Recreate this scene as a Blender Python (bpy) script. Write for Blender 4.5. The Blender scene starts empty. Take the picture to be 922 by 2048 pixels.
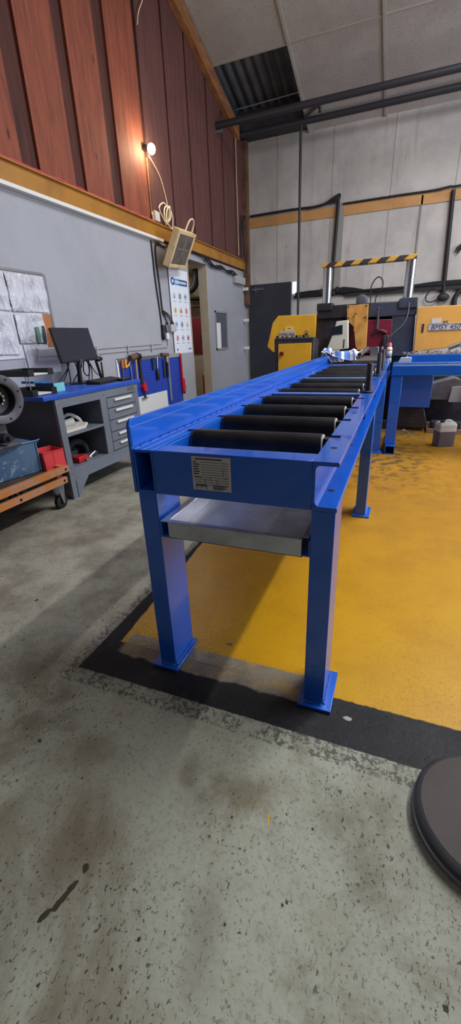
import bpy, bmesh, math, random
from mathutils import Vector, Matrix
random.seed(7)
PI = math.pi
sc = bpy.context.scene
COL = sc.collection
W = {}            # world origin of every parent, by object name

# ------------------------------------------------------------------ materials
def lin(c):
    return tuple((v/255/12.92) if v/255 <= .04045 else ((v/255+.055)/1.055)**2.4 for v in c) + (1.0,)

class NT:
    def __init__(s, name):
        s.m = bpy.data.materials.new(name); s.m.use_nodes = True
        s.t = s.m.node_tree; s.n = s.t.nodes; s.l = s.t.links
        s.b = s.n['Principled BSDF']
        s.tc = s.n.new('ShaderNodeTexCoord').outputs['Object']
    def put(s, sock, v):
        if hasattr(v, 'is_output'): s.l.new(v, sock)
        else: sock.default_value = v
    def set(s, **k):
        names = {'color': 'Base Color', 'rough': 'Roughness', 'metal': 'Metallic', 'normal': 'Normal', 'spec': 'Specular IOR Level',
                 'trans': 'Transmission Weight', 'coat': 'Coat Weight', 'emit': 'Emission Color', 'estr': 'Emission Strength', 'ior': 'IOR', 'alpha': 'Alpha'}
        for a, v in k.items(): s.put(s.b.inputs[names[a]], v)
        return s
    def math(s, op, a, b=0.0, c=0.0, clamp=False):
        n = s.n.new('ShaderNodeMath'); n.operation = op; n.use_clamp = clamp
        s.put(n.inputs[0], a); s.put(n.inputs[1], b); s.put(n.inputs[2], c)
        return n.outputs[0]
    def xyz(s, v=None):
        n = s.n.new('ShaderNodeSeparateXYZ'); s.put(n.inputs[0], v or s.tc); return n.outputs
    def map(s, scale=(1,1,1), rot=(0,0,0)):
        n = s.n.new('ShaderNodeMapping'); s.put(n.inputs[0], s.tc); n.inputs['Scale'].default_value = scale; n.inputs['Rotation'].default_value = rot
        return n.outputs[0]
    def noise(s, scale, detail=3, rough=.55, v=None, dist=0.0):
        n = s.n.new('ShaderNodeTexNoise'); s.put(n.inputs['Vector'], v or s.tc)
        n.inputs['Scale'].default_value = scale; n.inputs['Detail'].default_value = detail; n.inputs['Roughness'].default_value = rough
        n.inputs['Distortion'].default_value = dist
        return n.outputs['Fac']
    def voro(s, scale, v=None, rand=1.0, out='Distance'):
        n = s.n.new('ShaderNodeTexVoronoi'); s.put(n.inputs['Vector'], v or s.tc); n.inputs['Scale'].default_value = scale
        n.inputs['Randomness'].default_value = rand
        return n.outputs[out]
    def ramp(s, f, a, b, lo=0.0, hi=1.0):
        n = s.n.new('ShaderNodeMapRange'); n.interpolation_type = 'SMOOTHSTEP'
        s.put(n.inputs[0], f); n.inputs[1].default_value = a; n.inputs[2].default_value = b
        n.inputs[3].default_value = lo; n.inputs[4].default_value = hi
        return n.outputs[0]
    def mix(s, f, a, b, mode='MIX'):
        n = s.n.new('ShaderNodeMix'); n.data_type = 'RGBA'; n.blend_type = mode
        s.put(n.inputs[0], f)
        for i, v in ((6, a), (7, b)):
            if isinstance(v, tuple) and len(v) == 3: v = lin(v)
            s.put(n.inputs[i], v)
        return n.outputs[2]
    def bump(s, h, strength=.2, dist=.01):
        n = s.n.new('ShaderNodeBump'); n.inputs['Strength'].default_value = strength; n.inputs['Distance'].default_value = dist
        s.put(n.inputs['Height'], h); return n.outputs[0]

def mat(name, c, rough=.5, metal=0.0, c2=None, scale=6.0, lo=.4, hi=.7, bump=0.0, bscale=60.0, coat=0.0, spec=.5):
    t = NT(name)
    if c2 is not None:
        col = t.mix(t.ramp(t.noise(scale, 5, .65), lo, hi), c, c2); t.set(color=col)
    else: t.set(color=lin(c))
    t.set(rough=rough, metal=metal, coat=coat, spec=spec)
    if bump: t.set(normal=t.bump(t.noise(bscale, 3), bump, .004))
    return t.m

blue = mat('blue_enamel', (6,88,192), .32, c2=(8,94,202), scale=3, bump=.06, bscale=35, coat=.6)
blue_light = mat('pale_blue_enamel', (92,124,196), .4, c2=(60,105,200), scale=9, bump=.1)
steel_dark = mat('black_roller_steel', (40,40,44), .38, c2=(58,57,58), scale=5, metal=.55)
steel = mat('bright_steel', (200,203,208), .28, 1.0, c2=(170,172,178), scale=4)
chrome = mat('chrome_column', (205,208,212), .24, 1.0)
stainless = mat('stainless_sheet', (190,191,200), .36, 1.0, c2=(150,150,160), scale=3, bump=.05, bscale=12)
cap_grey = mat('pale_end_cap', (214,214,218), .4)
zinc = mat('zinc_steel', (150,152,156), .4, .8)
black_steel = mat('black_painted_steel', (38,39,45), .5, c2=(52,53,58), scale=8)
black_plastic = mat('black_plastic', (20,20,23), .45)
black_cable = mat('black_cable_rubber', (26,25,28), .6)
dark_hole = mat('shaded_bore', (12,12,16), .9)
white_plastic = mat('white_plastic', (225,224,220), .45)
cream_plastic = mat('cream_plastic', (222,196,150), .5, c2=(205,176,130), scale=6)
cream_cable = mat('cream_cable', (226,205,175), .5)
grey_paint = mat('grey_cabinet_paint', (110,117,130), .45, c2=(118,125,138), scale=3)
dark_grey_and_shade = mat('dark_grey_and_side_shade', (74,72,78), .5)
saw_grey = mat('dark_slate_saw_paint', (58,63,78), .5, c2=(48,50,60), scale=5)
saw_black = mat('black_saw_paint', (40,38,46), .5, c2=(62,56,60), scale=7)
yellow_paint = mat('saw_yellow_paint', (232,176,48), .38, c2=(222,162,44), scale=4)
orange_paint = mat('worn_orange_paint', (196,122,54), .55, c2=(182,136,112), scale=9, lo=.42, hi=.62, bump=.15)
tan_paint = mat('saw_guard_ochre', (205,150,75), .45, c2=(170,115,55), scale=7)
red_paint = mat('dark_red_paint', (120,24,48), .5, c2=(96,18,38), scale=6)
red_plastic = mat('red_bin_plastic', (226,68,74), .45)
red_tool = mat('red_tool_enamel', (190,28,42), .4)
wood = mat('tool_handle_wood', (196,150,112), .6)
rust = mat('rusty_brown_steel', (105,78,66), .7, c2=(75,60,56), scale=9, bump=.2)
paper = mat('paper_white', (232,232,236), .7)
ink = mat('printed_ink', (62,62,68), .8)
label_paper = mat('label_paper_grey', (196,190,186), .6)
teal = mat('teal_cardboard', (120,196,204), .6)
teal_dark = mat('blue_cardboard', (40,105,160), .6)
beige = mat('beige_board', (196,184,166), .7, c2=(190,172,142), scale=4)
board_wood = mat('brown_board', (176,108,62), .6)
blue_pegboard = None

def peg_mat():
    t = NT('perforated_blue_sheet'); x, y, z = t.xyz()
    fy = t.math('ABSOLUTE', t.math('SUBTRACT', t.math('FRACT', t.math('MULTIPLY', y, 26.0)), .5))
    fz = t.math('ABSOLUTE', t.math('SUBTRACT', t.math('FRACT', t.math('MULTIPLY', z, 26.0)), .5))
    d = t.math('MAXIMUM', fy, fz)
    t.set(color=t.mix(t.ramp(d, .14, .18), (10,18,70), (28,64,172)), rough=.42); return t.m
blue_pegboard = peg_mat()

def plate_mat():
    t = NT('scratched_blue_grey_steel')
    n = t.noise(7, 6, .75, dist=2.2); n2 = t.noise(2.5, 3)
    c = t.mix(t.ramp(n, .5, .66), (70,100,136), (160,184,206)); c = t.mix(t.ramp(n2, .4, .7), c, (86,114,146))
    t.set(color=c, rough=.5); return t.m
scratch_blue = plate_mat()

def wood_mat():
    t = NT('red_stained_boards')
    x, y, z = t.xyz()
    v = t.map((1, 5, .55)); st = t.noise(4, 5, .6, v=v, dist=.6)
    c = t.mix(t.ramp(st, .3, .75), (140,72,48), (106,50,37))
    k = t.voro(1.9, v=t.map((1, 2.6, .9))); c = t.mix(t.ramp(k, .035, .1), (70,32,28), c)
    sm = t.noise(11, 4, .7, v=t.map((1, 2.4, .7), (.3,0,0))); c = t.mix(t.ramp(sm, .62, .76), c, (104,48,40))
    far = t.ramp(y, 5.945, 5.955); c = t.mix(far, c, t.mix(t.ramp(st, .3, .75), (100,60,54), (78,46,45)))   # boards past this depth are darker
    t.set(color=c, rough=.78, normal=t.bump(st, .25, .01)); return t.m
boards = wood_mat()
def wood2():
    t = NT('recess_shade_backing'); st = t.noise(4, 5, .6, v=t.map((1, 5, .5)))  # backing darker than the raised boards, with the recess shade put into its colour
    t.set(color=t.mix(t.ramp(st, .3, .75), (84,42,34), (58,30,26)), rough=.85); return t.m
boards_back = wood2()
def rafter():
    t = NT('orange_timber'); st = t.noise(5, 4, .6, v=t.map((3, .6, 3)))
    t.set(color=t.mix(t.ramp(st, .3, .7), (160,108,66), (124,80,52)), rough=.65); return t.m
timber = rafter()
def beam_mat():
    t = NT('yellow_ochre_steel'); n = t.noise(2.2, 5, .65)
    t.set(color=t.mix(t.ramp(n, .35, .75), (172,118,40), (144,94,38)), rough=.5); return t.m
beam_yellow = beam_mat()

def white_wall():
    t = NT('white_painted_panel'); n = t.noise(1.3, 5, .7)
    c = t.mix(t.ramp(n, .35, .75), (165,166,175), (154,155,163))
    k = t.voro(5.5, rand=1.0); sp = t.noise(3.1, 2)
    c = t.mix(t.math('MULTIPLY', t.ramp(k, .022, .04, 1, 0), t.ramp(sp, .55, .6)), c, (70,66,66))
    s2 = t.noise(6, 3, .6, v=t.map((1, .5, 5))); c = t.mix(t.ramp(s2, .7, .78, 0, .35), c, (130,126,124))
    t.set(color=c, rough=.5); return t.m
wall_white = white_wall()
def block_wall():
    t = NT('grimy_panel_wall'); n = t.noise(.9, 6, .7)
    x, y, z = t.xyz()
    c = t.mix(t.ramp(n, .3, .75), (192,186,182), (162,157,155))
    st = t.noise(2.2, 5, .65, v=t.map((2.2, 1, .35))); c = t.mix(t.ramp(st, .55, .8, 0, .6), c, (132,126,122))
    seam = t.math('ABSOLUTE', t.math('SUBTRACT', t.math('FRACT', t.math('MULTIPLY', t.math('ADD', x, 1.1), .92)), .5))
    c = t.mix(t.ramp(seam, .004, .012, .55, 0), c, (110,104,102))
    k = t.voro(3.2); c = t.mix(t.math('MULTIPLY', t.ramp(k, .02, .05, 1, 0), t.ramp(t.noise(1.7, 2), .5, .56)), c, (74,68,66))
    t.set(color=c, rough=.8, normal=t.bump(t.noise(18, 4), .15, .01)); return t.m
wall_back_m = block_wall()
def ceil_mat():
    t = NT('fibre_roof_lining'); n = t.noise(.8, 6, .7); n2 = t.noise(34, 2)
    c = t.mix(t.ramp(n, .3, .75), (186,180,178), (164,157,155)); c = t.mix(t.ramp(n2, .45, .7, 0, .35), c, (140,134,131))
    x, y, z = t.xyz()
    k = t.voro(2.3); c = t.mix(t.math('MULTIPLY', t.ramp(k, .02, .045, 1, 0), t.ramp(t.noise(1.1, 1), .55, .6)), c, (72,60,50))
    t.set(color=c, rough=.9, normal=t.bump(n2, .1, .01)); return t.m
ceiling_m = ceil_mat()
corr = mat('corrugated_roof_sheet', (78,80,88), .7, c2=(56,58,66), scale=3)

def floor_mat():
    t = NT('painted_workshop_floor'); x, y, z = t.xyz()
    mid = t.noise(3.2, 5, .65); big = t.noise(1.1, 4, .6); fine = t.noise(60, 3, .7); jag = t.noise(26, 5, .7); jag2 = t.noise(9, 4, .6)
    # concrete paint
    c = t.mix(t.ramp(big, .35, .7), (160,162,147), (144,145,131))
    c = t.mix(t.ramp(mid, .46, .72, 0, .6), c, (124,116,97)); st_ = t.noise(1.7, 6, .68, dist=.4); c = t.mix(t.ramp(st_, .47, .66, 0, .85), c, (106,98,80))
    c = t.mix(t.ramp(fine, .5, .7, 0, .5), c, (118,115,99))
    left = t.math('MULTIPLY', t.ramp(x, -.75, -1.35), t.ramp(y, .75, 1.35))
    c = t.mix(left, c, t.mix(t.ramp(mid, .35, .7), (160,157,144), (118,112,100)))
    gate = t.noise(5, 3, .6); warp = t.noise(42, 3, .7); clus = t.noise(1.9, 4, .7)
    cd = t.math('ADD', t.voro(34, v=t.map((1, .75, 0), (0, 0, .5))), t.math('MULTIPLY', t.math('SUBTRACT', t.noise(44, 4, .75, dist=.6), .5), 1.3))
    chip = t.math('MULTIPLY', t.ramp(cd, .02, .08, 1, 0), t.ramp(gate, .42, .56))
    c3 = t.noise(105, 3, .65, v=t.map((1, .7, 0), (0, 0, .7)), dist=.7)
    chip = t.math('MAXIMUM', chip, t.math('MULTIPLY', t.ramp(c3, .60, .64, 0, .85), t.ramp(clus, .36, .62, .15, 1)))
    c4 = t.noise(20, 5, .75, v=t.map((1, .55, 0), (0, 0, -.6)), dist=.8)
    chip = t.math('MAXIMUM', chip, t.math('MULTIPLY', t.ramp(c4, .705, .725), t.ramp(clus, .42, .56)))
    ch2 = t.math('ADD', t.voro(9, v=t.map((1, .6, 0), (0,0,.6))), t.math('MULTIPLY', t.math('SUBTRACT', warp, .5), .5))
    chip = t.math('MAXIMUM', chip, t.math('MULTIPLY', t.ramp(ch2, .03, .08, 1, 0), t.ramp(t.noise(2.3, 2), .5, .6)))
    str_ = t.noise(7, 4, .7, v=t.map((1, 1, 0), (0, 0, .9))); scr = t.noise(16, 3, .7, v=t.map((1.0, .16, 0), (0, 0, .5)))
    chip = t.math('MAXIMUM', chip, t.math('MULTIPLY', t.ramp(scr, .7, .74), t.ramp(str_, .5, .6)))
    c = t.mix(chip, c, (48,45,36))
    # long flaked patch left of the centre of the near floor
    # black border
    wx = t.math('ADD', x, t.math('MULTIPLY', t.math('SUBTRACT', jag, .5), .012))
    wy = t.math('ADD', y, t.math('MULTIPLY', t.math('SUBTRACT', jag, .5), .012))
    inx = t.ramp(wx, -1.222, -1.216); iny = t.ramp(wy, 1.068, 1.073)
    inside = t.math('MULTIPLY', inx, iny)
    blk = t.mix(t.ramp(mid, .35, .7), (34,34,37), (26,26,29)); blk = t.mix(t.ramp(fine, .55, .72, 0, .45), blk, (70,66,62)); blk = t.mix(t.ramp(jag2, .54, .72, 0, .5), blk, (60,55,53))
    # crumbled edge outside the border
    halo = t.math('MULTIPLY', t.ramp(wx, -1.31, -1.25), t.ramp(wy, .99, 1.0))
    sp2 = t.noise(48, 4, .75)
    crumb = t.math('MULTIPLY', halo, t.ramp(sp2, .47, .54)); crumb = t.math('MULTIPLY', crumb, t.ramp(jag2, .36, .5)); crumb = t.math('MULTIPLY', crumb, .85)
    c = t.mix(crumb, c, (74,71,65))
    c = t.mix(inside, c, blk)
    # yellow field
    jx = t.math('ADD', x, t.math('MULTIPLY', t.math('SUBTRACT', jag2, .5), .03))
    xe = t.math('ADD', jx, t.math('MULTIPLY', t.math('SUBTRACT', y, 1.3), .055))     # the left edge drifts outwards with depth
    yel_in = t.math('MULTIPLY', t.ramp(xe, -1.142, -1.132), t.ramp(t.math('ADD', y, t.math('MULTIPLY', t.math('SUBTRACT', jag, .5), .02)), 1.272, 1.28))
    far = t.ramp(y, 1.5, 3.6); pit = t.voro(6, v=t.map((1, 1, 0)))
    yl = t.mix(t.ramp(mid, .35, .7), (196,146,18), (186,134,15))
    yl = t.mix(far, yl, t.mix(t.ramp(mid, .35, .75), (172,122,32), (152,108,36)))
    gr = t.noise(11, 5, .75, dist=1.0)
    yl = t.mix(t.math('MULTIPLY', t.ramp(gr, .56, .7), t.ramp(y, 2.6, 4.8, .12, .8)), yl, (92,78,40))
    flake = t.voro(20, v=t.map((1, 1, 0))); yl = t.mix(t.math('MULTIPLY', t.ramp(flake, .05, .1, 1, 0), t.ramp(gate, .5, .6)), yl, (110,86,40))
    dirt = t.math('MULTIPLY', t.ramp(t.math('SUBTRACT', 1.0, t.math('ABSOLUTE', t.math('MULTIPLY', t.math('SUBTRACT', y, 5.0), .55))), .0, .9), t.math('MULTIPLY', t.ramp(jag2, .46, .6), t.ramp(t.math('ABSOLUTE', t.math('ADD', x, .1)), .9, .1)))
    yl = t.mix(t.math('MULTIPLY', dirt, .75), yl, (58,56,40))
    c = t.mix(yel_in, c, yl)
    # worn strip of bare concrete between the legs
    ws = t.math('MULTIPLY', t.math('MULTIPLY', t.ramp(jx, -1.12, -1.09), t.ramp(jx, -.125, -.15)),
                t.math('MULTIPLY', t.ramp(t.math('ADD', y, t.math('MULTIPLY', t.math('SUBTRACT', jag2, .5), .07)), 1.2, 1.215), t.ramp(t.math('ADD', y, t.math('MULTIPLY', t.math('SUBTRACT', jag, .5), .03)), 1.36, 1.345)))
    wc = t.mix(t.ramp(mid, .4, .65), (140,130,112), (112,104,92)); wc = t.mix(t.ramp(jag2, .52, .66, 0, .6), wc, (176,140,60)); wc = t.mix(t.ramp(fine, .5, .7, 0, .45), wc, (88,82,74))
    c = t.mix(ws, c, wc)
    # oily concrete by the machine
    oil = t.ramp(t.math('ADD', y, t.math('MULTIPLY', t.math('SUBTRACT', jag2, .5), .3)), 6.75, 6.95)
    c = t.mix(oil, c, t.mix(t.ramp(mid, .35, .7), (96,84,78), (66,58,58)))
    def spot(x0, y0, rx, ry, rot, wob, sc_):
        n_ = t.math('MULTIPLY', t.math('SUBTRACT', t.noise(sc_, 4, .7), .5), wob)
        dx = t.math('SUBTRACT', x, x0); dy = t.math('SUBTRACT', y, y0); ca, sa = math.cos(rot), math.sin(rot)
        u = t.math('ADD', t.math('MULTIPLY', dx, ca/rx), t.math('MULTIPLY', dy, sa/rx)); v = t.math('ADD', t.math('MULTIPLY', dx, -sa/ry), t.math('MULTIPLY', dy, ca/ry))
        return t.math('ADD', t.math('SQRT', t.math('ADD', t.math('MULTIPLY', u, u), t.math('MULTIPLY', v, v))), n_)
    for (x0, y0, rx, ry, rot, wob, s_, a, b, k, col) in (
        (-.32, .80, .17, .085, .3, 1.6, 14, 1.0, .2, .6, (96,86,60)), (-.52, .80, .05, .09, .5, 1.4, 16, 1.0, .2, .5, (96,84,68)), (-.9, .74, .16, .1, .4, 1.6, 9, 1.0, .2, .5, (98,88,66)),
        (-.75, .45, .10, .17, .5, 1.5, 10, 1.0, .2, .5, (100,88,72)), (-.3, .45, .07, .2, .2, 1.5, 12, 1.0, .1, .4, (96,88,76)),
        (-.682, .377, .010, .05, -.25, 1.6, 30, .9, .8, 1, (58,50,42)), (-.669, .455, .012, .016, .6, 1.8, 40, .9, .8, 1, (58,50,42)), (-.70, .335, .008, .025, -.4, 1.8, 36, .9, .8, 1, (58,50,42)),
        (-.225, .748, .0035, .022, .25, 1.4, 50, .9, .8, 1, (206,150,40)), (-.044, 1.194, .020, .011, .2, 2.2, 50, .9, .8, .8, (178,174,168)), (-.62, 1.43, .018, .012, 0, 2.0, 60, .9, .8, .8, (70,70,76))):
        c = t.mix(t.math('MULTIPLY', t.ramp(spot(x0, y0, rx, ry, rot, wob, s_), a, b), k), c, col)
    t.put(t.b.inputs['Base Color'], c)
    r = t.math('ADD', .5, t.math('MULTIPLY', mid, .2))
    wet = t.math('MULTIPLY', yel_in, t.math('MULTIPLY', t.ramp(x, -.3, -.7), t.ramp(y, 3.4, 2.2)))
    r = t.math('ADD', t.math('MULTIPLY', r, t.math('SUBTRACT', 1.0, yel_in)), t.math('MULTIPLY', yel_in, t.math('SUBTRACT', .40, t.math('MULTIPLY', wet, .28))))
    rip = t.math('ADD', t.noise(70, 3, .65), t.math('MULTIPLY', t.noise(22, 3, .6), 1.6))
    t.set(rough=r, spec=t.math('ADD', .22, t.math('MULTIPLY', wet, .35)), normal=t.bump(t.math('ADD', t.math('MULTIPLY', rip, t.math('ADD', .10, t.math('MULTIPLY', wet, .30))), t.math('MULTIPLY', chip, -.5)), .5, .010))
    return t.m
floor_m = floor_mat()

def hazard():
    t = NT('black_and_yellow_stripes'); x, y, z = t.xyz()
    f = t.math('FRACT', t.math('ADD', t.math('MULTIPLY', t.math('SUBTRACT', x, t.math('MULTIPLY', z, 1.2)), 4.25), .23))
    t.set(color=t.mix(t.ramp(f, .47, .49), (206,152,58), (50,46,48)), rough=.6); return t.m
hazard_m = hazard()
def stripe_cloth():
    t = NT('blue_and_white_cloth'); x, y, z = t.xyz()
    f = t.math('FRACT', t.math('MULTIPLY', t.math('ADD', x, t.math('MULTIPLY', y, .3)), 9.0))
    t.set(color=t.mix(t.ramp(f, .3, .36), (225,226,232), (98,130,195)), rough=.85); return t.m
cloth_m = stripe_cloth()
rag_white = mat('white_rag', (228,226,226), .9)
def sleeve():
    t = NT('glossy_plastic_sleeve'); n = t.noise(7, 3, .55, v=t.map((1, 1.5, .6)), dist=1.6)
    t.set(color=t.mix(t.ramp(n, .4, .6), (200,200,212), (214,214,224)), rough=.14, normal=t.bump(n, 1.0, .05)); return t.m
sleeve_m = sleeve()
def glassm():
    t = NT('dim_window_glass'); t.set(color=lin((92,96,110)), rough=.12); return t.m
glass_m = glassm()
def screenm():
    t = NT('switched_off_screen'); t.set(color=lin((34,38,54)), rough=.22); return t.m
screen_m = screenm()
def bulbm():
    t = NT('lit_bulb'); t.set(color=lin((255,244,214)), emit=lin((255,238,196)), estr=140.0); return t.m
bulb_m = bulbm()
gap_m = NT('daylight_gap').set(color=lin((240,240,246)), emit=lin((225,232,255)), estr=.9).m
def jug():
    t = NT('milky_jerrycan_plastic'); t.set(color=lin((205,203,200)), rough=.35); return t.m
jug_m = jug()
liquid_m = mat('dark_oil', (96,90,100), .35, c2=(84,78,88), scale=5)
pink_rope = mat('pink_rope', (196,62,84), .7)
lens_m = mat('smoked_reflector', (112,100,94), .3, 0, c2=(84,74,72), scale=5)
grate_m = mat('dark_fabric', (48,52,56), .85)
pink_cap = mat('pink_cap', (222,110,128), .5)
amber_lbl = mat('orange_print', (226,150,60), .6)

# ------------------------------------------------------------------ mesh building
class MB:
    def __init__(s): s.bm = bmesh.new()
    def _add(s, verts, faces):
        vs = [s.bm.verts.new(v) for v in verts]
        for f in faces:
            try: s.bm.faces.new([vs[i] for i in f])
            except ValueError: pass
        return s
    def box(s, x0, x1, y0, y1, z0, z1, M=None):
        v = [Vector((x, y, z)) for x in (x0, x1) for y in (y0, y1) for z in (z0, z1)]
        if M: v = [M @ p for p in v]
        return s._add(v, [(0,1,3,2), (4,6,7,5), (0,4,5,1), (2,3,7,6), (0,2,6,4), (1,5,7,3)])
    def prism(s, pts, axis, a, b, M=None):
        def P(u, v, w): return Vector({'x': (w, u, v), 'y': (u, w, v), 'z': (u, v, w)}[axis])
        n = len(pts); v = [P(u, q, a) for u, q in pts] + [P(u, q, b) for u, q in pts]
        if M: v = [M @ p for p in v]
        return s._add(v, [tuple(range(n)), tuple(range(2*n-1, n-1, -1))] + [(i, (i+1) % n, n+(i+1) % n, n+i) for i in range(n)])
    def cyl(s, p0, p1, r, n=24, r2=None):
        p0, p1 = Vector(p0), Vector(p1); d = (p1-p0).normalized()
        u = d.orthogonal().normalized(); w = d.cross(u); r2 = r if r2 is None else r2
        v = []
        for p, rr in ((p0, r), (p1, r2)):
            for i in range(n):
                a = 2*PI*i/n; v.append(p + (u*math.cos(a)+w*math.sin(a))*rr)
        return s._add(v, [tuple(range(n)), tuple(range(2*n-1, n-1, -1))] + [(i, (i+1) % n, n+(i+1) % n, n+i) for i in range(n)])
    def tube(s, pts, r, n=8, smooth=3):
        pts = [Vector(p) for p in pts]
        if smooth and len(pts) > 2:
            q = []
            for i in range(len(pts)-1):
                p0 = pts[max(i-1, 0)]; p1 = pts[i]; p2 = pts[i+1]; p3 = pts[min(i+2, len(pts)-1)]
                for k in range(smooth):
                    t = k/smooth
                    q.append(.5*((2*p1)+(-p0+p2)*t+(2*p0-5*p1+4*p2-p3)*t*t+(-p0+3*p1-3*p2+p3)*t**3))
            pts = q+[pts[-1]]
        v, f = [], []; u = None
        for i, p in enumerate(pts):
            d = (pts[min(i+1, len(pts)-1)]-pts[max(i-1, 0)]).normalized()
            u = d.orthogonal().normalized() if u is None else (u-d*u.dot(d)).normalized()
            w = d.cross(u)
            for k in range(n):
                a = 2*PI*k/n; v.append(p+(u*math.cos(a)+w*math.sin(a))*r)
        m = len(pts)
        for i in range(m-1):
            for k in range(n):
                f.append((i*n+k, i*n+(k+1) % n, (i+1)*n+(k+1) % n, (i+1)*n+k))
        f += [tuple(range(n)), tuple(range(m*n-1, (m-1)*n-1, -1))]
        return s._add(v, f)
    def lathe(s, prof, n=32, M=None):
        v, f = [], []; m = len(prof)
        for i in range(n):
            a = 2*PI*i/n
            for r, z in prof: v.append(Vector((r*math.cos(a), r*math.sin(a), z)))
        if M: v = [M @ p for p in v]
        for i in range(n):
            for k in range(m-1):
                f.append((i*m+k, ((i+1) % n)*m+k, ((i+1) % n)*m+k+1, i*m+k+1))
        s._add(v, f)
        bmesh.ops.remove_doubles(s.bm, verts=s.bm.verts, dist=1e-5)
        return s
    def grid(s, fn, nu, nv):
        v = [Vector(fn(i/nu, j/nv)) for i in range(nu+1) for j in range(nv+1)]
        return s._add(v, [(i*(nv+1)+j, (i+1)*(nv+1)+j, (i+1)*(nv+1)+j+1, i*(nv+1)+j+1) for i in range(nu) for j in range(nv)])
    def ball(s, c, r, sx=1, sy=1, sz=1):
        c = Vector(c)
        prof = [(r*math.sin(PI*k/10), -r*math.cos(PI*k/10)) for k in range(11)]
        return s.lathe(prof, 20, Matrix.Translation(c) @ Matrix.Diagonal((sx, sy, sz, 1)))
    def build(s, name, m, parent=None, bev=0.0, thick=0.0, M=None):
        me = bpy.data.meshes.new(name); bm = s.bm
        bmesh.ops.recalc_face_normals(bm, faces=bm.faces)
        if M: bm.transform(M)
        if parent is not None: bm.transform(Matrix.Translation(-W[parent.name]))
        org = Vector((0, 0, 0))
        bm.to_mesh(me); bm.free()
        for p in me.polygons: p.use_smooth = True
        me.set_sharp_from_angle(angle=math.radians(38))
        me.materials.append(m)
        o = bpy.data.objects.new(name, me); COL.objects.link(o)
        if parent is not None: o.parent = parent; W[o.name] = W[parent.name].copy()
        else: W[o.name] = Vector((0, 0, 0))
        if thick:
            k = o.modifiers.new('solid', 'SOLIDIFY'); k.thickness = thick; k.offset = 0
        if bev:
            k = o.modifiers.new('bevel', 'BEVEL'); k.width = bev; k.segments = 2; k.limit_method = 'ANGLE'; k.angle_limit = math.radians(40)
        return o

def tag(o, label, cat, group=None, kind=None):
    o['label'] = label; o['category'] = cat
    if group: o['group'] = group
    if kind: o['kind'] = kind
    return o
def thing(name, loc, label, cat, group=None):
    o = bpy.data.objects.new(name, None); COL.objects.link(o); o.location = loc; o.empty_display_size = .1
    W[o.name] = Vector(loc); return tag(o, label, cat, group)
def solo(mb, name, m, loc, label, cat, group=None, bev=0.0, thick=0.0):
    o = mb.build(name, m, None, bev, thick)
    o.data.transform(Matrix.Translation(-Vector(loc))); o.location = loc; W[o.name] = Vector(loc)
    return tag(o, label, cat, group)
def struct(mb, name, m, bev=0.0, parent=None):
    o = mb.build(name, m, parent, bev); o['kind'] = 'structure'; return o
def text(s, name, m, size, M, parent, ext=.0008, align='CENTER'):
    c = bpy.data.curves.new(name+'_font', 'FONT'); c.body = s; c.size = size; c.extrude = ext; c.align_x = align; c.align_y = 'CENTER'
    t = bpy.data.objects.new('tmp_text', c); COL.objects.link(t)
    bpy.context.view_layer.update()
    me = bpy.data.meshes.new_from_object(t.evaluated_get(bpy.context.evaluated_depsgraph_get()))
    bpy.data.objects.remove(t); bpy.data.curves.remove(c)
    me.name = name; me.transform(M); me.transform(Matrix.Translation(-W[parent.name])); me.materials.clear(); me.materials.append(m)
    o = bpy.data.objects.new(name, me); COL.objects.link(o); o.parent = parent; W[o.name] = W[parent.name].copy(); return o
def face_y(x, y, z, lean=0):     # text plane facing -Y
    return Matrix.Translation((x, y, z)) @ Matrix.Rotation(PI/2, 4, 'X')
def face_x(x, y, z):             # text plane facing +X
    return Matrix.Translation((x, y, z)) @ Matrix.Rotation(PI/2, 4, 'Z') @ Matrix.Rotation(PI/2, 4, 'X')

# ------------------------------------------------------------------ the room
XL, YB = -3.45, 9.85
def roof_z(y): return 4.85 + .29*(9.9-y)
RY = 1.0                                     # ridge
struct(MB().box(XL-1.6, 6.5, -5, YB+.2, -.2, 0), 'floor', floor_m)
struct(MB().box(XL-.2, XL, -5, 6.98, 0, 2.66).box(XL-.16, XL, 7.75, YB, 0, 2.66).box(XL-.2, XL, 6.98, 7.75, 2.56, 2.66), 'wall_left', wall_white)
mb = MB(); zt = lambda y: roof_z(max(y, RY) if y >= RY else 2*RY-y)
# backing and raised boards of the gable above the beam
pts = [(-5, 2.66), (YB, 2.66), (YB, roof_z(YB)+.1), (RY, roof_z(RY)+.1), (-5, roof_z(2*RY+5)+.1)]
back = struct(MB().prism(pts, 'x', XL-.16, XL-.012), 'wall_left_backing', boards_back)
mb = MB()
ed = [(-1.5,-1.0),(-.8,-.15),(.05,.65),(.85,1.4),(1.6,2.1),(2.3,2.85),(3.08,3.70),(3.925,4.425),(4.605,5.10),(5.31,5.91),(5.99,6.62),(6.67,7.29),(7.34,8.0),(8.06,8.64),(8.69,9.25),(9.29,9.8)]
for a, b in ed:
    m = min(b, YB)
    mb.prism([(a, 2.84), (m, 2.84), (m, zt(m)), (a, zt(a))], 'x', XL-.012, XL+.022)
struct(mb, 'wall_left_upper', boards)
struct(MB().box(XL-.2, 6.5, YB, YB+.2, 0, 5.2), 'wall_back', wall_back_m)
struct(MB().box(6.5, 6.7, -5, YB, 0, 7.6), 'wall_right', dark_grey_and_shade)
struct(MB().box(XL, 6.5, -5.2, -5, 0, 7.6), 'wall_front', dark_grey_and_shade)
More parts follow.
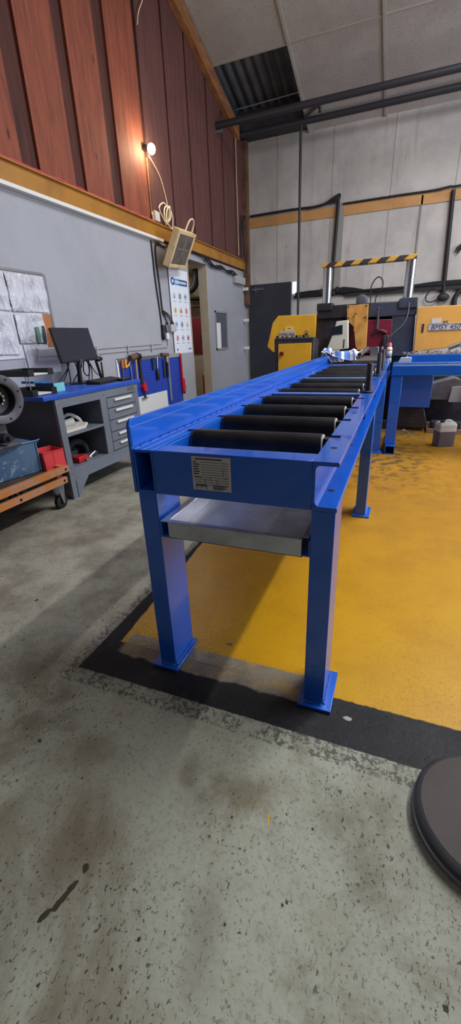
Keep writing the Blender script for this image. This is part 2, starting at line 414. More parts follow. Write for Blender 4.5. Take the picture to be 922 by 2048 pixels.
# roof lining with one missing panel over the far left corner
ang = math.atan(.29)
mb = MB()
def slab(x0, x1, y0, y1, dz=0, th=.05):
    mb.prism([(y0, zt(y0)+dz), (y1, zt(y1)+dz), (y1, zt(y1)+dz+th), (y0, zt(y0)+dz+th)], 'x', x0, x1)
slab(XL-.2, 6.5, RY, 8.17); slab(-2.09, 6.5, 8.17, YB+.2); slab(XL-.2, 6.5, -5, RY)
struct(mb, 'ceiling', ceiling_m)
mb = MB()                                    # corrugated sheet seen through the gap
def cor(u, v):
    x = XL-.1+1.6*u; y = 8.05+2.0*v
    return (x, y, roof_z(y)+.30+.03*math.sin(x*2*PI/.17))
mb.grid(cor, 150, 2)
struct(mb, 'ceiling_corrugated', corr).modifiers.new('s', 'SOLIDIFY').thickness = .01
struct(MB().box(XL, -2.09, 9.5, YB, 4.9, 5.3), 'trim_20', saw_black)
n = 1
for x in (-2.1, -.75, .6, 1.95, 3.3):
    mb = MB(); mb.prism([(RY, zt(RY)-.025), (YB, zt(YB)-.025), (YB, zt(YB)+.012), (RY, zt(RY)+.012)], 'x', x-.022, x+.022)
    struct(mb, 'trim_%d' % n, mat('roof_batten_%d' % n, (170,164,156), .7)); n += 1
mb = MB()
for y in (8.17, 6.3, 4.4, 2.5):
    mb.box(XL, 6.5, y-.02, y+.02, zt(y)-.012, zt(y)+.02)
struct(mb, 'trim_%d' % n, bpy.data.materials['roof_batten_1']); n += 1
mb = MB(); mb.prism([(RY, zt(RY)-.23), (9.35, zt(9.35)-.23), (9.35, zt(9.35)-.02), (RY, zt(RY)-.02)], 'x', XL+.022, XL+.12)
struct(mb, 'trim_%d' % n, timber, bev=.005); n += 1              # verge timber under the roof
struct(MB().box(XL-.02, XL+.12, 9.72, YB, 2.0, 4.9), 'trim_%d' % n, mat('brown_post', (112,78,54), .7, c2=(82,58,46), scale=5), bev=.005); n += 1   # corner post
# steel beam along the left wall: web face, flanges, pale capping below
mb = MB(); mb.box(XL, XL+.055, -5, YB-.15, 2.68, 2.84).box(XL, XL+.085, -5, YB-.15, 2.835, 2.85)
struct(mb, 'trim_%d' % n, beam_yellow, bev=.003); n += 1
struct(MB().box(XL, XL+.07, -5, 6.15, 2.645, 2.68), 'trim_%d' % n, white_plastic, bev=.004); n += 1
struct(MB().box(XL+.0, XL+.004, -5, 6.94, 0.0, .1), 'baseboard_left', dark_grey_and_shade)
# ochre rail across the back wall
struct(MB().box(-3.33, 6.5, YB-.02, YB, 3.455, 3.625), 'trim_%d' % n, mat('faded_ochre_rail', (190,140,84), .6, c2=(170,124,78), scale=3)); n += 1
mb = MB().box(-1.52, -1.38, YB-.03, YB, 2.1, 3.66).box(.0, .03, YB-.02, YB, 2.1, 3.6)
struct(mb, 'trim_%d' % n, mat('grey_panel_joint', (140,136,132), .7)); n += 1
struct(MB().box(XL, XL+.01, 6.29, 6.305, 0, 2.5), 'trim_%d' % n, dark_grey_and_shade); n += 1      # panel joint beside the poster
# doorway beyond the poster, and the far wall section with a window
mb = MB().box(XL-.165, XL+.002, 7.735, 7.75, 0, 2.6).box(XL-.22, XL+.008, 6.975, 6.99, 0, 2.6)
struct(mb, 'trim_%d' % n, beige); n += 1
struct(MB().box(XL-1.5, XL-1.4, 5.5, 9.5, 0, 2.8), 'wall_closet', beige)
struct(MB().box(XL-1.4, XL-.2, 9.4, 9.5, 0, 2.8).box(XL-1.4, XL-.2, 5.4, 5.5, 0, 2.8).box(XL-1.5, XL-.2, 5.4, 9.5, 2.66, 2.8), 'wall_closet_end', beige)
w1 = struct(MB().box(XL, XL+.02, 8.02, 8.62, 1.13, 1.16).box(XL, XL+.02, 8.02, 8.62, 1.80, 1.83).box(XL, XL+.02, 8.02, 8.045, 1.13, 1.83).box(XL, XL+.02, 8.6, 8.62, 1.13, 1.83), 'window_1', mat('window_surround', (150,146,144), .6))
g = MB().box(XL-.004, XL+.008, 8.04, 8.6, 1.15, 1.81).build('pane', glass_m, w1); g['kind'] = 'structure'

tag(solo(MB().box(XL+.0095, XL+.0115, 8.07, 8.27, 1.16, 1.62), 'notice', paper, (XL+.01, 8.17, 1.16), 'white paper notice stuck in the small dark window of the far partition', 'notice'), 'white paper notice stuck in the small dark window of the far partition', 'notice')
# ------------------------------------------------------------------ roller table
T = thing('roller_table', (-.51, 3.4, 0), 'long blue steel roller table with black rollers standing on the yellow floor', 'roller table')
ZT = .995; Y0, Y1 = 1.21, 5.55
mb = MB(); a0, a1, z0 = -.866, -.787, .832
mb.box(a0, a0+.008, Y0, Y1, z0, ZT).box(a1-.008, a1, Y0, Y1, z0, ZT-.010).box(a0+.008, -.822, Y0, Y1, ZT-.010, ZT).box(a0+.008, a1-.008, Y0, Y1, z0, z0+.010)
ROLL = [1.545, 1.88, 2.215, 2.55, 2.94, 3.28, 3.62, 3.99, 4.33, 4.68, 5.03]
ys = [Y0] + sum([[y-.021, y+.021] for y in ROLL], []) + [Y1]
for i in range(0, len(ys), 2): mb.box(-.822, a1, ys[i], ys[i+1], ZT-.010, ZT)
mb.box(a0+.008, a1-.008, Y0+.6, Y0+.61, z0+.01, ZT-.01)
mb.build('box_rail', blue, T, bev=.001)
c = [(Y0-.002, .83), (Y1+.1, .83), (Y1+.1, 1.10)] + [(Y0+.028*(1-math.sin(PI/2*k/5))-.002, 1.10-.028*(1-math.cos(PI/2*k/5))) for k in range(6)]
mb = MB().prism(c, 'x', -.880, -.868); mb.box(-.868, -.8655, Y0+.002, Y1+.1, 1.003, 1.072)
sg = mb.build('side_guard', blue, T, bev=.002)
MB().tube([(-.8655, Y0+.003, 1.072), (-.8655, Y1, 1.072)], .0016, 6, 0).build('highlight_bead', blue_light, sg)  # thin bead in paler blue, the step's line of highlight put into colour
mb = MB()
for k in range(60):
    y = Y0+.05+k*.071; mb.tube([(-.863, y, ZT+.001), (-.863, y+.05, ZT+.001)], .003, 5, 0)
mb.build('weld_bead', blue, sg)
mb = MB(); mb.prism([(-.182,ZT-.013),(-.140,ZT-.013),(-.139,ZT-.012),(-.139,ZT-.003),(-.142,ZT),(-.182,ZT)], 'y', Y0-.003, Y1)
ys = [Y0-.003] + sum([[y-.021, y+.021] for y in ROLL], []) + [Y1]
for i in range(0, len(ys), 2): mb.box(-.219, -.182, ys[i], ys[i+1], ZT-.013, ZT)
mb.box(-.219, -.210, Y0+.001, Y1, .835, ZT-.013).prism([(-.219,.834),(-.139,.834),(-.138,.835),(-.138,.845),(-.141,.848),(-.219,.848)], 'y', Y0-.003, Y1)
mb.prism([(-.210,.848),(-.200,.848),(-.2035,.8515),(-.2070,.855),(-.210,.862)], 'y', Y0, Y1).prism([(-.210,ZT-.013),(-.198,ZT-.013),(-.206,ZT-.018),(-.210,ZT-.026)], 'y', Y0, Y1)
ch = mb.build('channel_rail', blue, T)
for (x, y, z, r) in ((-.182,1.381,ZT,.0115), (-.186,2.063,ZT,.010), (-.186,3.06,ZT,.010), (-.181,1.367,.848,.0115), (-.185,2.028,.848,.010)):
    MB().cyl((x, y, z-.001), (x, y, z+.0006), r, 20).build('bolt_hole', dark_hole, ch)
for y in (2.70, 3.70, 4.67):
    MB().box(-.2095, -.176, y, y+.008, .8485, ZT-.0135).build('stiffener', blue, ch)
MB().box(a1+.0005, -.2195, Y0, Y0+.085, z0, ZT).build('end_beam', blue, T, bev=.003)
for y in (2.742, 3.755, 5.385):
    MB().box(a1+.0005, -.2195, y, y+.07, .90, ZT-.001).build('cross_beam', blue_light, T, bev=.003)
for y in ROLL:
    r = MB().cyl((-.776, y, .956), (-.247, y, .956), .0475, 40).build('roller', steel_dark, T, bev=.002)
    MB().cyl((-.2475, y, .956), (-.2435, y, .956), .045, 32).build('end_cap', cap_grey, r)
    MB().cyl((-.7785, y, .956), (-.7755, y, .956), .045, 32).build('end_cap', zinc, r)
    MB().box(-.8205, -.1835, y-.0195, y+.0195, .950, ZT-.006).build('axle_slot_shade', dark_hole, r)  # axle bar coloured near black to stand in for shade inside the slots
for side, xs in ((0, (-.868, -.792)), (1, (-.219, -.142))):
    for i, y in enumerate((1.213, 3.14, 5.10)):
        lg = MB().box(xs[0], xs[1], y, y+.175, .014, .834).build('leg', blue, T, bev=.004)
        px = (-.9, -.774) if side == 0 else (-.24, -.110)
        bp = MB().box(px[0], px[1], y-.025, y+.19, 0, .014).build('base_plate', blue, lg, bev=.002)
        mb = MB(); xe = xs[1]+.003
        for k in range(16): mb.ball((xe, y+.008+k*.0105, .0165), .0052)
        for k in range(7): mb.ball((xs[0]+.006+k*.0105, y-.002, .0155), .0042)
        mb.build('weld_bead', blue_light, lg)
for y, h in ((2.82, 1.172), (3.92, 1.180), (4.54, 1.184)):
    p = MB().lathe([(0,ZT+.012),(.0195,ZT+.012),(.0195,h-.006),(.015,h),(0,h)], 24, Matrix.Translation((-.182, y, 0))).build('stop_pin', black_steel, T)
    MB().lathe([(0,ZT),(.044,ZT),(.044,ZT+.009),(.034,ZT+.013),(0,ZT+.013)], 28, Matrix.Translation((-.184, y, 0))).build('collar', black_steel, p)
# rating plate with its ruled table
rp = MB().box(-.632, -.489, Y0-.0022, Y0, .866, .985).build('rating_plate', label_paper, T)
rp['label'] = 'grey printed rating plate on the end beam'
mb = MB(); ry = Y0-.0032
def ln(x0, x1, z, t=.0009): mb.box(x0, x1, ry, ry+.0012, z-t/2, z+t/2)
for k in range(10): ln(-.622 if k > 5 else -.598, -.498, .966-k*.0088)
for k in range(6): ln(-.626, -.626+(.012,.024,.021,.02,.024,.018)[k], .9665-k*.0085, .0034)
ln(-.618, -.520, .977, .0042); ln(-.626, -.598, .913, .003); ln(-.512, -.500, .914, .0026)
for x in (-.586, -.540): mb.box(x-.0005, x+.0005, ry, ry+.0012, .887, .905)
mb.box(-.5165, -.5155, ry, ry+.0012, .92, .945); mb.box(-.5635, -.5625, ry, ry+.0012, .905, .914)
for k, w in enumerate((.055, .044, .05, .036)): ln(-.556, -.556+w, .886-k*.0046, .0022)
for x in (-.62, -.6, -.581): mb.box(x, x+.0016, ry, ry+.0012, .870, .884)
ln(-.62, -.58, .884, .003); ln(-.618, -.582, .879, .0012)
mb.build('printing', ink, rp)
# brackets that carry the tray
MB().box(-.792, -.728, 1.215, 1.385, .652, .660).box(-.792, -.784, 1.215, 1.385, .66, .715).build('tray_bracket', blue, T, bev=.0015)
MB().box(-.272, -.219, 1.225, 1.385, .652, .660).box(-.227, -.219, 1.225, 1.385, .66, .715).build('tray_bracket', blue, T, bev=.0015)
MB().box(-.792, -.219, 3.15, 3.19, .652, .660).build('tray_bracket', blue, T, bev=.0015)

D = thing('drip_tray', (-.5, 2.2, .66), 'shallow stainless steel drip tray on brackets between the near legs of the roller table', 'tray')
tx0, tx1, ty0, ty1, tz0, tz1 = -.752, -.243, 1.205, 3.2, .660, .724
mb = MB(); mb.box(tx0, tx1, ty0, ty1, tz0, tz0+.002).box(tx0, tx1, ty0, ty0+.002, tz0, tz1).box(tx0, tx1, ty1-.002, ty1, tz0, tz1).box(tx0, tx0+.002, ty0, ty1, tz0, tz1).box(tx1-.002, tx1, ty0, ty1, tz0, tz1)
mb.build('pan', stainless, D)
MB().box(tx0-.028, tx1, ty0-.003, ty0+.020, tz1, tz1+.003).box(tx0-.028, tx0+.002, ty0+.02, ty1, tz1, tz1+.003).box(tx1-.004, tx1+.018, ty0+.02, ty1, tz1, tz1+.003).build('rim', stainless, D, bev=.001)

# ------------------------------------------------------------------ outfeed table to the right
O = thing('outfeed_table', (1.0, 5.4, 0), 'blue steel cross table on a square tube leg beyond the roller table', 'roller table')
MB().box(-.095, 2.4, 5.15, 5.20, .885, .985).box(-.095, 2.4, 5.2, 5.24, .885, .90).build('front_beam', blue, O, bev=.003)
MB().box(-.095, 2.4, 5.56, 5.61, .885, .992).build('rear_beam', blue_light, O, bev=.003)
MB().box(-.095, 2.4, 5.205, 5.555, .955, .970).build('table_plate', mat('oily_table_plate', (96,106,106), .55, c2=(66,70,70), scale=12), O)
MB().box(-.094, .022, 5.16, 5.26, .105, .885).build('leg', blue, O, bev=.004)
MB().box(1.9, 2.01, 5.16, 5.26, .105, .885).build('leg', blue, O, bev=.004)
for x in (-.082, 1.905):
    mb = MB(); w = .008
    mb.box(x, x+w, 5.08, 6.05, 0, .105).box(x+.1, x+.1+w, 5.08, 6.05, 0, .105).box(x+w, x+.1, 5.08, 6.05, 0, w).box(x+w, x+.1, 5.08, 6.05, .105-w, .105).box(x+w, x+.1, 5.5, 5.51, w, .105-w)
    mb.build('foot_tube', blue, O, bev=.002)
MB().box(.06, 2.4, 6.02, 6.10, .945, 1.052).build('back_beam', blue, O, bev=.003)
for x in (.06, 1.9): MB().box(x, x+.05, 5.61, 6.02, .9, .95).build('cross_beam', blue, O, bev=.003)

# ------------------------------------------------------------------ band saw
S = thing('band_saw', (-.4, 7.1, 0), 'big yellow and slate double column band saw with striped crossbar at the back', 'band saw')
Yf = 6.9
for (x0, x1, zb, ztp) in ((-1.222, -1.098, 1.74, 2.232), (-.092, .032, 1.74, 2.232)):
    xc = (x0+x1)/2
    MB().cyl((xc, Yf+.08, zb), (xc, Yf+.08, ztp), .065, 36).build('column', chrome, S)
MB().box(-1.236, .03, Yf, Yf+.16, 2.228, 2.284).build('crossbar', hazard_m, S, bev=.004)
MB().box(-1.285, .03, Yf+.02, Yf+.3, 1.55, 1.73).build('bow_beam', saw_black, S, bev=.01)
MB().box(-1.29, -1.06, Yf, Yf+.2, 1.66, 1.765).build('column_block', saw_black, S, bev=.012)
MB().prism([(-.14,1.63),(.115,1.63),(.108,1.765),(-.10,1.765),(-.14,1.745)], 'y', Yf-.03, Yf+.2).build('column_block', saw_grey, S, bev=.01)
MB().prism([(-.535,1.54),(.11,1.54),(.11,1.725),(-.535,1.712)], 'y', Yf-.01, Yf+.06).build('bow_front', saw_grey, S, bev=.006)
MB().prism([(-.21,1.55),(.10,1.55),(.128,1.0),(-.2,1.0)], 'y', Yf+.0, Yf+.25).build('column_housing', saw_grey, S, bev=.01)
MB().prism([(-1.29,1.57),(-.9,1.57),(-.98,1.36),(-1.06,1.1),(-1.06,.75),(-1.29,.75)], 'y', Yf+.05, Yf+.3).build('blade_housing', saw_black, S, bev=.01)
MB().box(-.95, .05, Yf+.28, Yf+.5, .6, 1.56).build('rear_frame', saw_grey, S, bev=.01)
MB().box(-1.35, 1.9, Yf+.05, Yf+.6, .06, .72).build('base', saw_black, S, bev=.01)
ga = MB().prism([(-.833,1.709),(-.537,1.706),(-.520,1.141),(-.56,1.10),(-.64,1.10),(-.673,1.16),(-.712,1.418),(-.819,1.511)], 'y', Yf-.12, Yf-.05).build('guide_arm', tan_paint, S, bev=.005)
for x, z in ((-.81,1.69),(-.56,1.69),(-.80,1.54),(-.565,1.54)): MB().cyl((x, Yf-.126, z), (x, Yf-.118, z), .011, 12).build('bolt', black_steel, ga)
MB().cyl((-.70, Yf-.15, 1.60), (-.70, Yf-.12, 1.60), .018, 12).box(-.708, -.692, Yf-.15, Yf-.135, 1.36, 1.6).tube([(-.70,Yf-.145,1.605),(-.75,Yf-.145,1.56),(-.79,Yf-.145,1.52)], .006, 6, 2).build('clamp_lever', tan_paint, ga)
mo = MB().lathe([(0,0),(.06,0),(.078,.02),(.078,.09),(.06,.12),(.03,.125),(0,.125)], 28, Matrix.Translation((-.638, Yf+.03, 1.765)) @ Matrix.Rotation(PI/2, 4, 'X')).build('hand_wheel', mat('grey_round_cap', (84,84,92), .4), S)
pc = MB().prism([(-.955,1.503),(-.86,1.51),(-.791,1.51),(-.765,1.13),(-1.075,1.10),(-1.064,1.16),(-.99,1.36)], 'y', Yf-.22, Yf-.12).build('control_pendant', mat('pale_control_box', (206,202,190), .5), S, bev=.008)
MB().prism([(-1.02,1.425),(-.863,1.455),(-.856,1.33),(-1.02,1.32)], 'y', Yf-.228, Yf-.218).build('screen', screen_m, pc, bev=.003)
MB().box(-.835, -.822, Yf-.225, Yf-.219, 1.14, 1.26).build('switch_slot', dark_hole, pc)
MB().prism([(-.785,1.51),(-.2,1.50),(-.18,1.05),(-.76,1.05)], 'y', Yf-.02, Yf+.02).build('vice_plate', red_paint, S, bev=.006)
MB().tube([(-.46, Yf-.03, 1.31), (-.4, Yf-.04, 1.35), (-.33, Yf-.04, 1.355), (-.26, Yf-.03, 1.32)], .022, 10).build('handle', mat('dark_red_handle', (70,24,34), .5), S)
MB().cyl((-.395, Yf-.06, 1.38), (-.395, Yf-.06, 1.56), .019, 18).cyl((-.4, Yf-.06, 1.56), (-.4, Yf-.06, 1.64), .010, 14).ball((-.4, Yf-.06, 1.645), .018).build('hydraulic_cylinder', saw_grey, S)
MB().box(-.29, -.215, Yf-.12, Yf-.02, 1.02, 1.29).build('vice_jaw', saw_black, S, bev=.006)
MB().tube([(-.53,Yf+.1,1.70),(-.53,Yf+.1,1.80),(-.537,Yf+.1,1.93),(-.495,Yf+.1,2.025),(-.437,Yf+.1,2.058),(-.382,Yf+.1,2.0),(-.387,Yf+.1,1.91),(-.455,Yf+.1,1.805),(-.464,Yf+.1,1.70)], .008, 8).build('hose', black_cable, S)
MB().tube([(.0,Yf-.045,1.70),(.0,Yf-.05,1.55),(-.05,Yf-.06,1.42),(-.16,Yf-.07,1.32),(-.2,Yf-.07,1.27)], .006, 8).build('hose', zinc, S)
# right wheel cover with badge
rc = MB().prism([(.114,1.632),(1.55,1.625),(1.72,1.45),(1.72,1.22),(.131,1.055)], 'y', Yf-.08, Yf+.12).build('wheel_cover', yellow_paint, S, bev=.008)
rc['label'] = 'amber yellow cover carrying the model badge'
rc.data.materials[0] = tan_amber = mat('amber_cover_paint', (216,158,78), .42, c2=(205,146,72), scale=2)
MB().box(.205, .228, Yf-.09, Yf-.079, 1.31, 1.42).build('latch', black_steel, rc)
bd = MB().box(.285, .71, Yf-.088, Yf-.079, 1.322, 1.412).build('badge', mat('badge_silver', (180,176,178), .5), rc, bev=.002)
text('BMSY 450', 'lettering', mat('badge_ink', (52,48,70), .6), .088, face_y(.50, Yf-.0895, 1.366) @ Matrix(((1,.25,0,0),(0,1,0,0),(0,0,1,0),(0,0,0,1))), bd, .001)
for z in (1.326, 1.403): MB().box(.29, .705, Yf-.0895, Yf-.087, z, z+.005).build('rule', ink, bd)
MB().box(.312, .435, Yf-.086, Yf-.079, 1.418, 1.478).build('maker_plate', label_paper, rc)
for x in (.462, .495): MB().box(x, x+.025, Yf-.085, Yf-.079, 1.418, 1.445).build('sticker', zinc, rc)
# left wheel cover
lc = MB().prism([(-1.881,1.63),(-1.29,1.618),(-1.30,1.22),(-1.92,1.22),(-1.93,1.27),(-1.961,1.101),(-2.06,1.186),(-1.969,1.535)], 'y', Yf-.02, Yf+.14).build('wheel_cover', yellow_paint, S, bev=.006)
np_ = MB().box(-1.861, -1.603, Yf-.028, Yf-.019, 1.318, 1.394).build('name_plate', label_paper, lc)
text('STERLING', 'lettering', mat('plate_ink', (40,38,44), .6), .056, face_y(-1.732, Yf-.0295, 1.356), np_, .001)
MB().box(-1.774, -1.634, Yf-.026, Yf-.019, 1.398, 1.464).build('maker_plate', mat('cream_plate', (226,200,140), .5), lc)
MB().box(-1.725, -1.68, Yf-.0275, Yf-.0255, 1.435, 1.444).build('maker_print', ink, lc)
MB().box(-1.447, -1.385, Yf-.03, Yf-.019, 1.28, 1.41).build('latch', tan_paint, lc, bev=.01)
MB().cyl((-1.425, Yf-.036, 1.35), (-1.425, Yf-.028, 1.35), .014, 12).build('latch_knob', black_plastic, lc)
# bed between the rollers and the blade
MB().box(-.85, -.2, 5.70, Yf-.02, .985, 1.02).box(-.85, -.2, 5.9, Yf, .6, .985).build('bed', mat('worn_bed_steel', (84,80,80), .5, c2=(112,104,96), scale=9), S, bev=.004)
MB().box(-.222, -.136, 5.56, 6.3, .834, .848).box(-.23, -.139, 5.56, 6.3, ZT-.013, ZT).box(-.224, -.212, 5.56, 6.3, .848, ZT-.013).build('bed_channel', blue, S, bev=.002)
MB().box(-.145, -.133, 5.552, 5.56, .80, 1.035).box(-.23, -.145, 5.552, 5.56, .80, .834).build('joint_plate', blue, S, bev=.001)
MB().cyl((-.54, 6.05, 1.07), (-.49, 6.75, 1.12), .028, 18).build('coolant_pipe', zinc, S)
MB().cyl((-.539, 6.045, 1.0695), (-.5395, 6.051, 1.07), .022, 18).build('pipe_mouth', dark_hole, S)
# lower front panels
MB().box(-.12, .41, 6.3, 6.9, .36, .93).build('coolant_tank', blue, S, bev=.008)
MB().prism([(.40,.42),(.78,.42),(.78,.69),(.70,.72),(.42,.64)], 'y', 6.62, 6.95).build('drive_housing', mat('grey_drive_housing', (104,104,108), .5, c2=(88,86,88), scale=6), S, bev=.008)
MB().prism([(.66,.40),(.90,.40),(.90,.62),(.68,.60)], 'y', 6.58, 6.63).build('guard_sheet', mat('pale_guard_sheet', (176,176,182), .5), S)
MB().box(.90, 1.05, 6.5, 6.7, .12, .9).build('support_leg', saw_grey, S, bev=.006)
MB().prism([(-.12,.10),(.42,.10),(.36,.32),(-.12,.36)], 'y', 6.45, 6.9).build('sump', saw_black, S, bev=.01)

C = thing('control_cabinet', (-1.46, 6.4, 0), 'yellow fronted control cabinet with dark frame and a row of buttons on top', 'control cabinet')
MB().box(-1.752, -1.182, 6.205, 6.6, .05, 1.285).build('cabinet_body', saw_black, C, bev=.008)
dr = MB().box(-1.69, -1.213, 6.195, 6.206, .32, 1.235).build('door', yellow_paint, C, bev=.004)
MB().cyl((-1.637, 6.17, 1.102), (-1.637, 6.197, 1.102), .030, 20).box(-1.646, -1.628, 6.158, 6.172, 1.075, 1.13).build('rotary_switch', mat('dark_red_switch', (110,30,24), .4), dr)
MB().box(-1.75, -1.184, 6.2, 6.4, 1.285, 1.31).build('button_panel', saw_grey, C, bev=.005)
for i, (x, m_) in enumerate(((-1.72,black_plastic),(-1.64,rust),(-1.58,rust),(-1.50,chrome),(-1.44,black_plastic),(-1.39,zinc),(-1.34,black_plastic),(-1.27,zinc))):
    MB().cyl((x, 6.26, 1.31), (x, 6.25, 1.338), .018, 16).build('button', m_, C)

# ------------------------------------------------------------------ things on or near the saw
B = thing('spray_bottle', (-.16, 5.62, ZT), 'white spray can with a pink cap standing at the far end of the channel rail', 'spray can')
MB().lathe([(0,0),(.031,0),(.033,.006),(.033,.155),(.028,.17),(.016,.178),(0,.178)], 24, Matrix.Translation(W[B.name])).build('can', white_plastic, B)
MB().lathe([(0,.172),(.020,.172),(.022,.2),(.014,.222),(0,.224)], 20, Matrix.Translation(W[B.name])).box(-.196, -.165, 5.612, 5.628, ZT+.196, ZT+.212).build('cap', pink_cap, B)
MB().lathe([(.0335,.05),(.0335,.11)], 24, Matrix.Translation(W[B.name])).build('printed_band', mat('grey_print', (120,124,140), .6), B, thick=.0006)
MB().lathe([(.0335,.135),(.0335,.15)], 24, Matrix.Translation(W[B.name])).build('orange_band', amber_lbl, B, thick=.0006)

def cl(u, v):
    # folded cloth hung over the end of the guard: u along the length (down the inside -> over the top -> bed), v across the folds
    x = -.96 + .40*u + .01*math.sin(v*17)
    y = 5.5 + .32*v + .03*math.sin(u*9)
    hump = math.exp(-((u-.12)/.16)**2)
    z = 1.075 + .10*hump*(.7+.3*math.sin(v*25)) + .035*math.sin(v*30+u*5)*(.3+u*.6) - .02*u + (.06 if u > .3 else 0)*math.sin(v*6)
    if u < .06: z -= .05*(1-u/.06)
    return (x, y, max(z, 1.026))
solo(MB().grid(cl, 40, 50), 'striped_cloth', cloth_m, (-.75, 5.66, 1.026), 'crumpled blue and white striped cloth over the far end of the blue side guard', 'cloth', thick=.004)
mb = MB()
for k, (x, dy) in enumerate(((-.95,0),(-.91,.02),(-.86,.05))):
    mb.grid(lambda u, v, x=x, dy=dy: (x+.20*u+.02*v+.012*math.sin(u*6), 5.47+dy+.03*v+.1*u, 1.135-.135*math.sin(u*PI*.5)**1.4+.012*math.sin(v*3+u*8)+(.06*u*u if u > .8 else 0)), 20, 4)
solo(mb, 'white_strap', rag_white, (-.85, 5.5, 1.0), 'white folded webbing strap hanging over the far end of the blue side guard', 'strap', thick=.004)
solo(MB().grid(lambda u, v: (-.74+.2*u, 6.12+.3*v, 1.035+.06*v+.02*math.sin(u*9+v*4)+.02*math.sin(v*8)), 24, 24), 'rag', rag_white, (-.65, 6.2, 1.02), 'crumpled white rag lying on the saw bed below the ochre guide arm', 'rag', thick=.005)
solo(MB().box(-.44, -.33, 6.58, 6.62, 1.02, 1.145).box(-.30, -.275, 6.58, 6.62, 1.02, 1.145), 'vice_insert', chrome, (-.36, 6.6, 1.02), 'bright steel block with a shiny top on the saw bed before the red plate', 'steel block', bev=.003)

J = thing('jerrycan', (.585, 5.68, 0), 'translucent white jerrycan half full of dark oil on the yellow floor', 'jerrycan')
R30 = Matrix.Translation((.585, 5.68, 0)) @ Matrix.Rotation(math.radians(20), 4, 'Z')
def rr(hx, hy, r, n=5):
    p = []
    for cx, cy, a0 in ((hx-r, hy-r, 0), (-hx+r, hy-r, PI/2), (-hx+r, -hy+r, PI), (hx-r, -hy+r, 1.5*PI)):
        for k in range(n): p.append((cx+r*math.cos(a0+PI/2*k/(n-1)), cy+r*math.sin(a0+PI/2*k/(n-1))))
    return p
MB().prism(rr(.108, .082, .025), 'z', 0, .185, R30).build('oil_fill', liquid_m, J, bev=.006)
mb = MB().prism(rr(.108, .082, .025), 'z', .185, .262, R30)
n_ = len(rr(1,1,.1))
v0 = [R30 @ Vector((x, y, .262)) for x, y in rr(.108, .082, .025)]; v1 = [R30 @ Vector((x*.86, y*.82, .292)) for x, y in rr(.108, .082, .025)]
mb._add(v0+v1, [(i, (i+1) % n_, n_+(i+1) % n_, n_+i) for i in range(n_)]+[tuple(range(n_, 2*n_))])
mb.build('upper_body', jug_m, J)
MB().cyl(R30 @ Vector((-.055, -.02, .275)), R30 @ Vector((-.055, -.02, .31)), .028, 20).build('cap', black_plastic, J)
MB().tube([R30 @ Vector(p) for p in ((-.02,0,.285),(.0,0,.306),(.05,0,.306),(.08,0,.285))], .013, 8).build('handle', jug_m, J)

solo(MB().box(.42, 1.9, 6.9-.28, 6.9-.14, 0, .09).box(.42, 1.9, 6.35, 6.6, 0, .06), 'timber_bearer', mat('grimy_timber', (140,112,90), .8, c2=(104,84,70), scale=6), (1.1, 6.5, 0), 'grimy brown timber bearer on the floor under the saw behind the jerrycan', 'timber')
solo(MB().prism(rr(.2, .07, .03), 'z', .061, .16, Matrix.Translation((.66, 6.47, 0))), 'black_sack', mat('black_sack', (44,42,48), .7), (.66, 6.47, .061), 'black oblong pad lying on the timber bearer under the saw', 'pad', bev=.02)
mb = MB()
for k in range(26):
    x = -.1+random.random()*.5; y = 5.95+random.random()*.7; a = random.random()*PI; l = .03+random.random()*.1
    mb.tube([(x, y, .006), (x+l*.5*math.cos(a), y+l*.5*math.sin(a), .012), (x+l*math.cos(a+.5), y+l*math.sin(a+.5), .006)], .005, 5, 2)
o = solo(mb, 'metal_swarf', zinc, (.1, 6.3, 0), 'loose metal swarf scattered on the floor in front of the saw', 'swarf'); o['kind'] = 'stuff'
mb = MB()
for k in range(40):
    x = -.02+random.random()*1.2; y = 6.03+random.random()*.3; a = random.random()*PI; l = .02+random.random()*.09
    mb.tube([(x, y, 1.058), (x+l*.5*math.cos(a), y+l*.5*math.sin(a), 1.075+random.random()*.02), (x+l*math.cos(a+.6), y+l*math.sin(a+.6), 1.06)], .006, 5, 2)
mb.box(.06, 1.6, 6.1, 6.35, 1.04, 1.056)
o = solo(mb, 'chip_heap', mat('grey_chips', (140,134,132), .5, .5, c2=(92,84,84), scale=20), (.5, 6.2, 1.05), 'grey metal chips and offcuts strewn along the back beam of the blue cross table', 'swarf'); o['kind'] = 'stuff'
solo(MB().prism([(-.05,0),(.10,0),(.10,.055),(-.02,.055)], 'y', 5.62, 5.72, Matrix.Translation((.0, 0, .992))), 'pale_box', mat('pale_grey_card', (176,182,196), .6), (.02, 5.67, .992), 'small pale grey box on the blue cross table beside the channel rail', 'box', bev=.003)
solo(MB().cyl((.55, 6.55, 1.105), (.78, 6.55, 1.19), .03, 16).cyl((.7,6.5,1.1),(.82,6.5,1.2),.05,16), 'offcut', zinc, (.65, 6.55, 1.07), 'short grey steel tube offcut lying under the amber cover', 'steel tube')

# ------------------------------------------------------------------ foreground disc
K = thing('round_base', (.378, .942, 0), 'heavy dark brown round steel base lying on the near floor', 'base plate')
MT = Matrix.Translation((.378, .942, 0))
MB().lathe([(0,0),(.197,0),(.202,.006),(.202,.018),(.198,.022),(0,.022)], 96, MT).build('bottom_flange', zinc, K)
MB().lathe([(.197,.022),(.200,.025),(.199,.045),(.183,.055),(.150,.053)], 96, MT).build('rim', black_steel, K)
MB().lathe([(.186,.052),(.182,.0562),(.0,.0565)], 96, MT).build('top_plate', mat('brown_steel_top', (64,54,50), .7, c2=(50,43,41), scale=5, bump=.15), K)

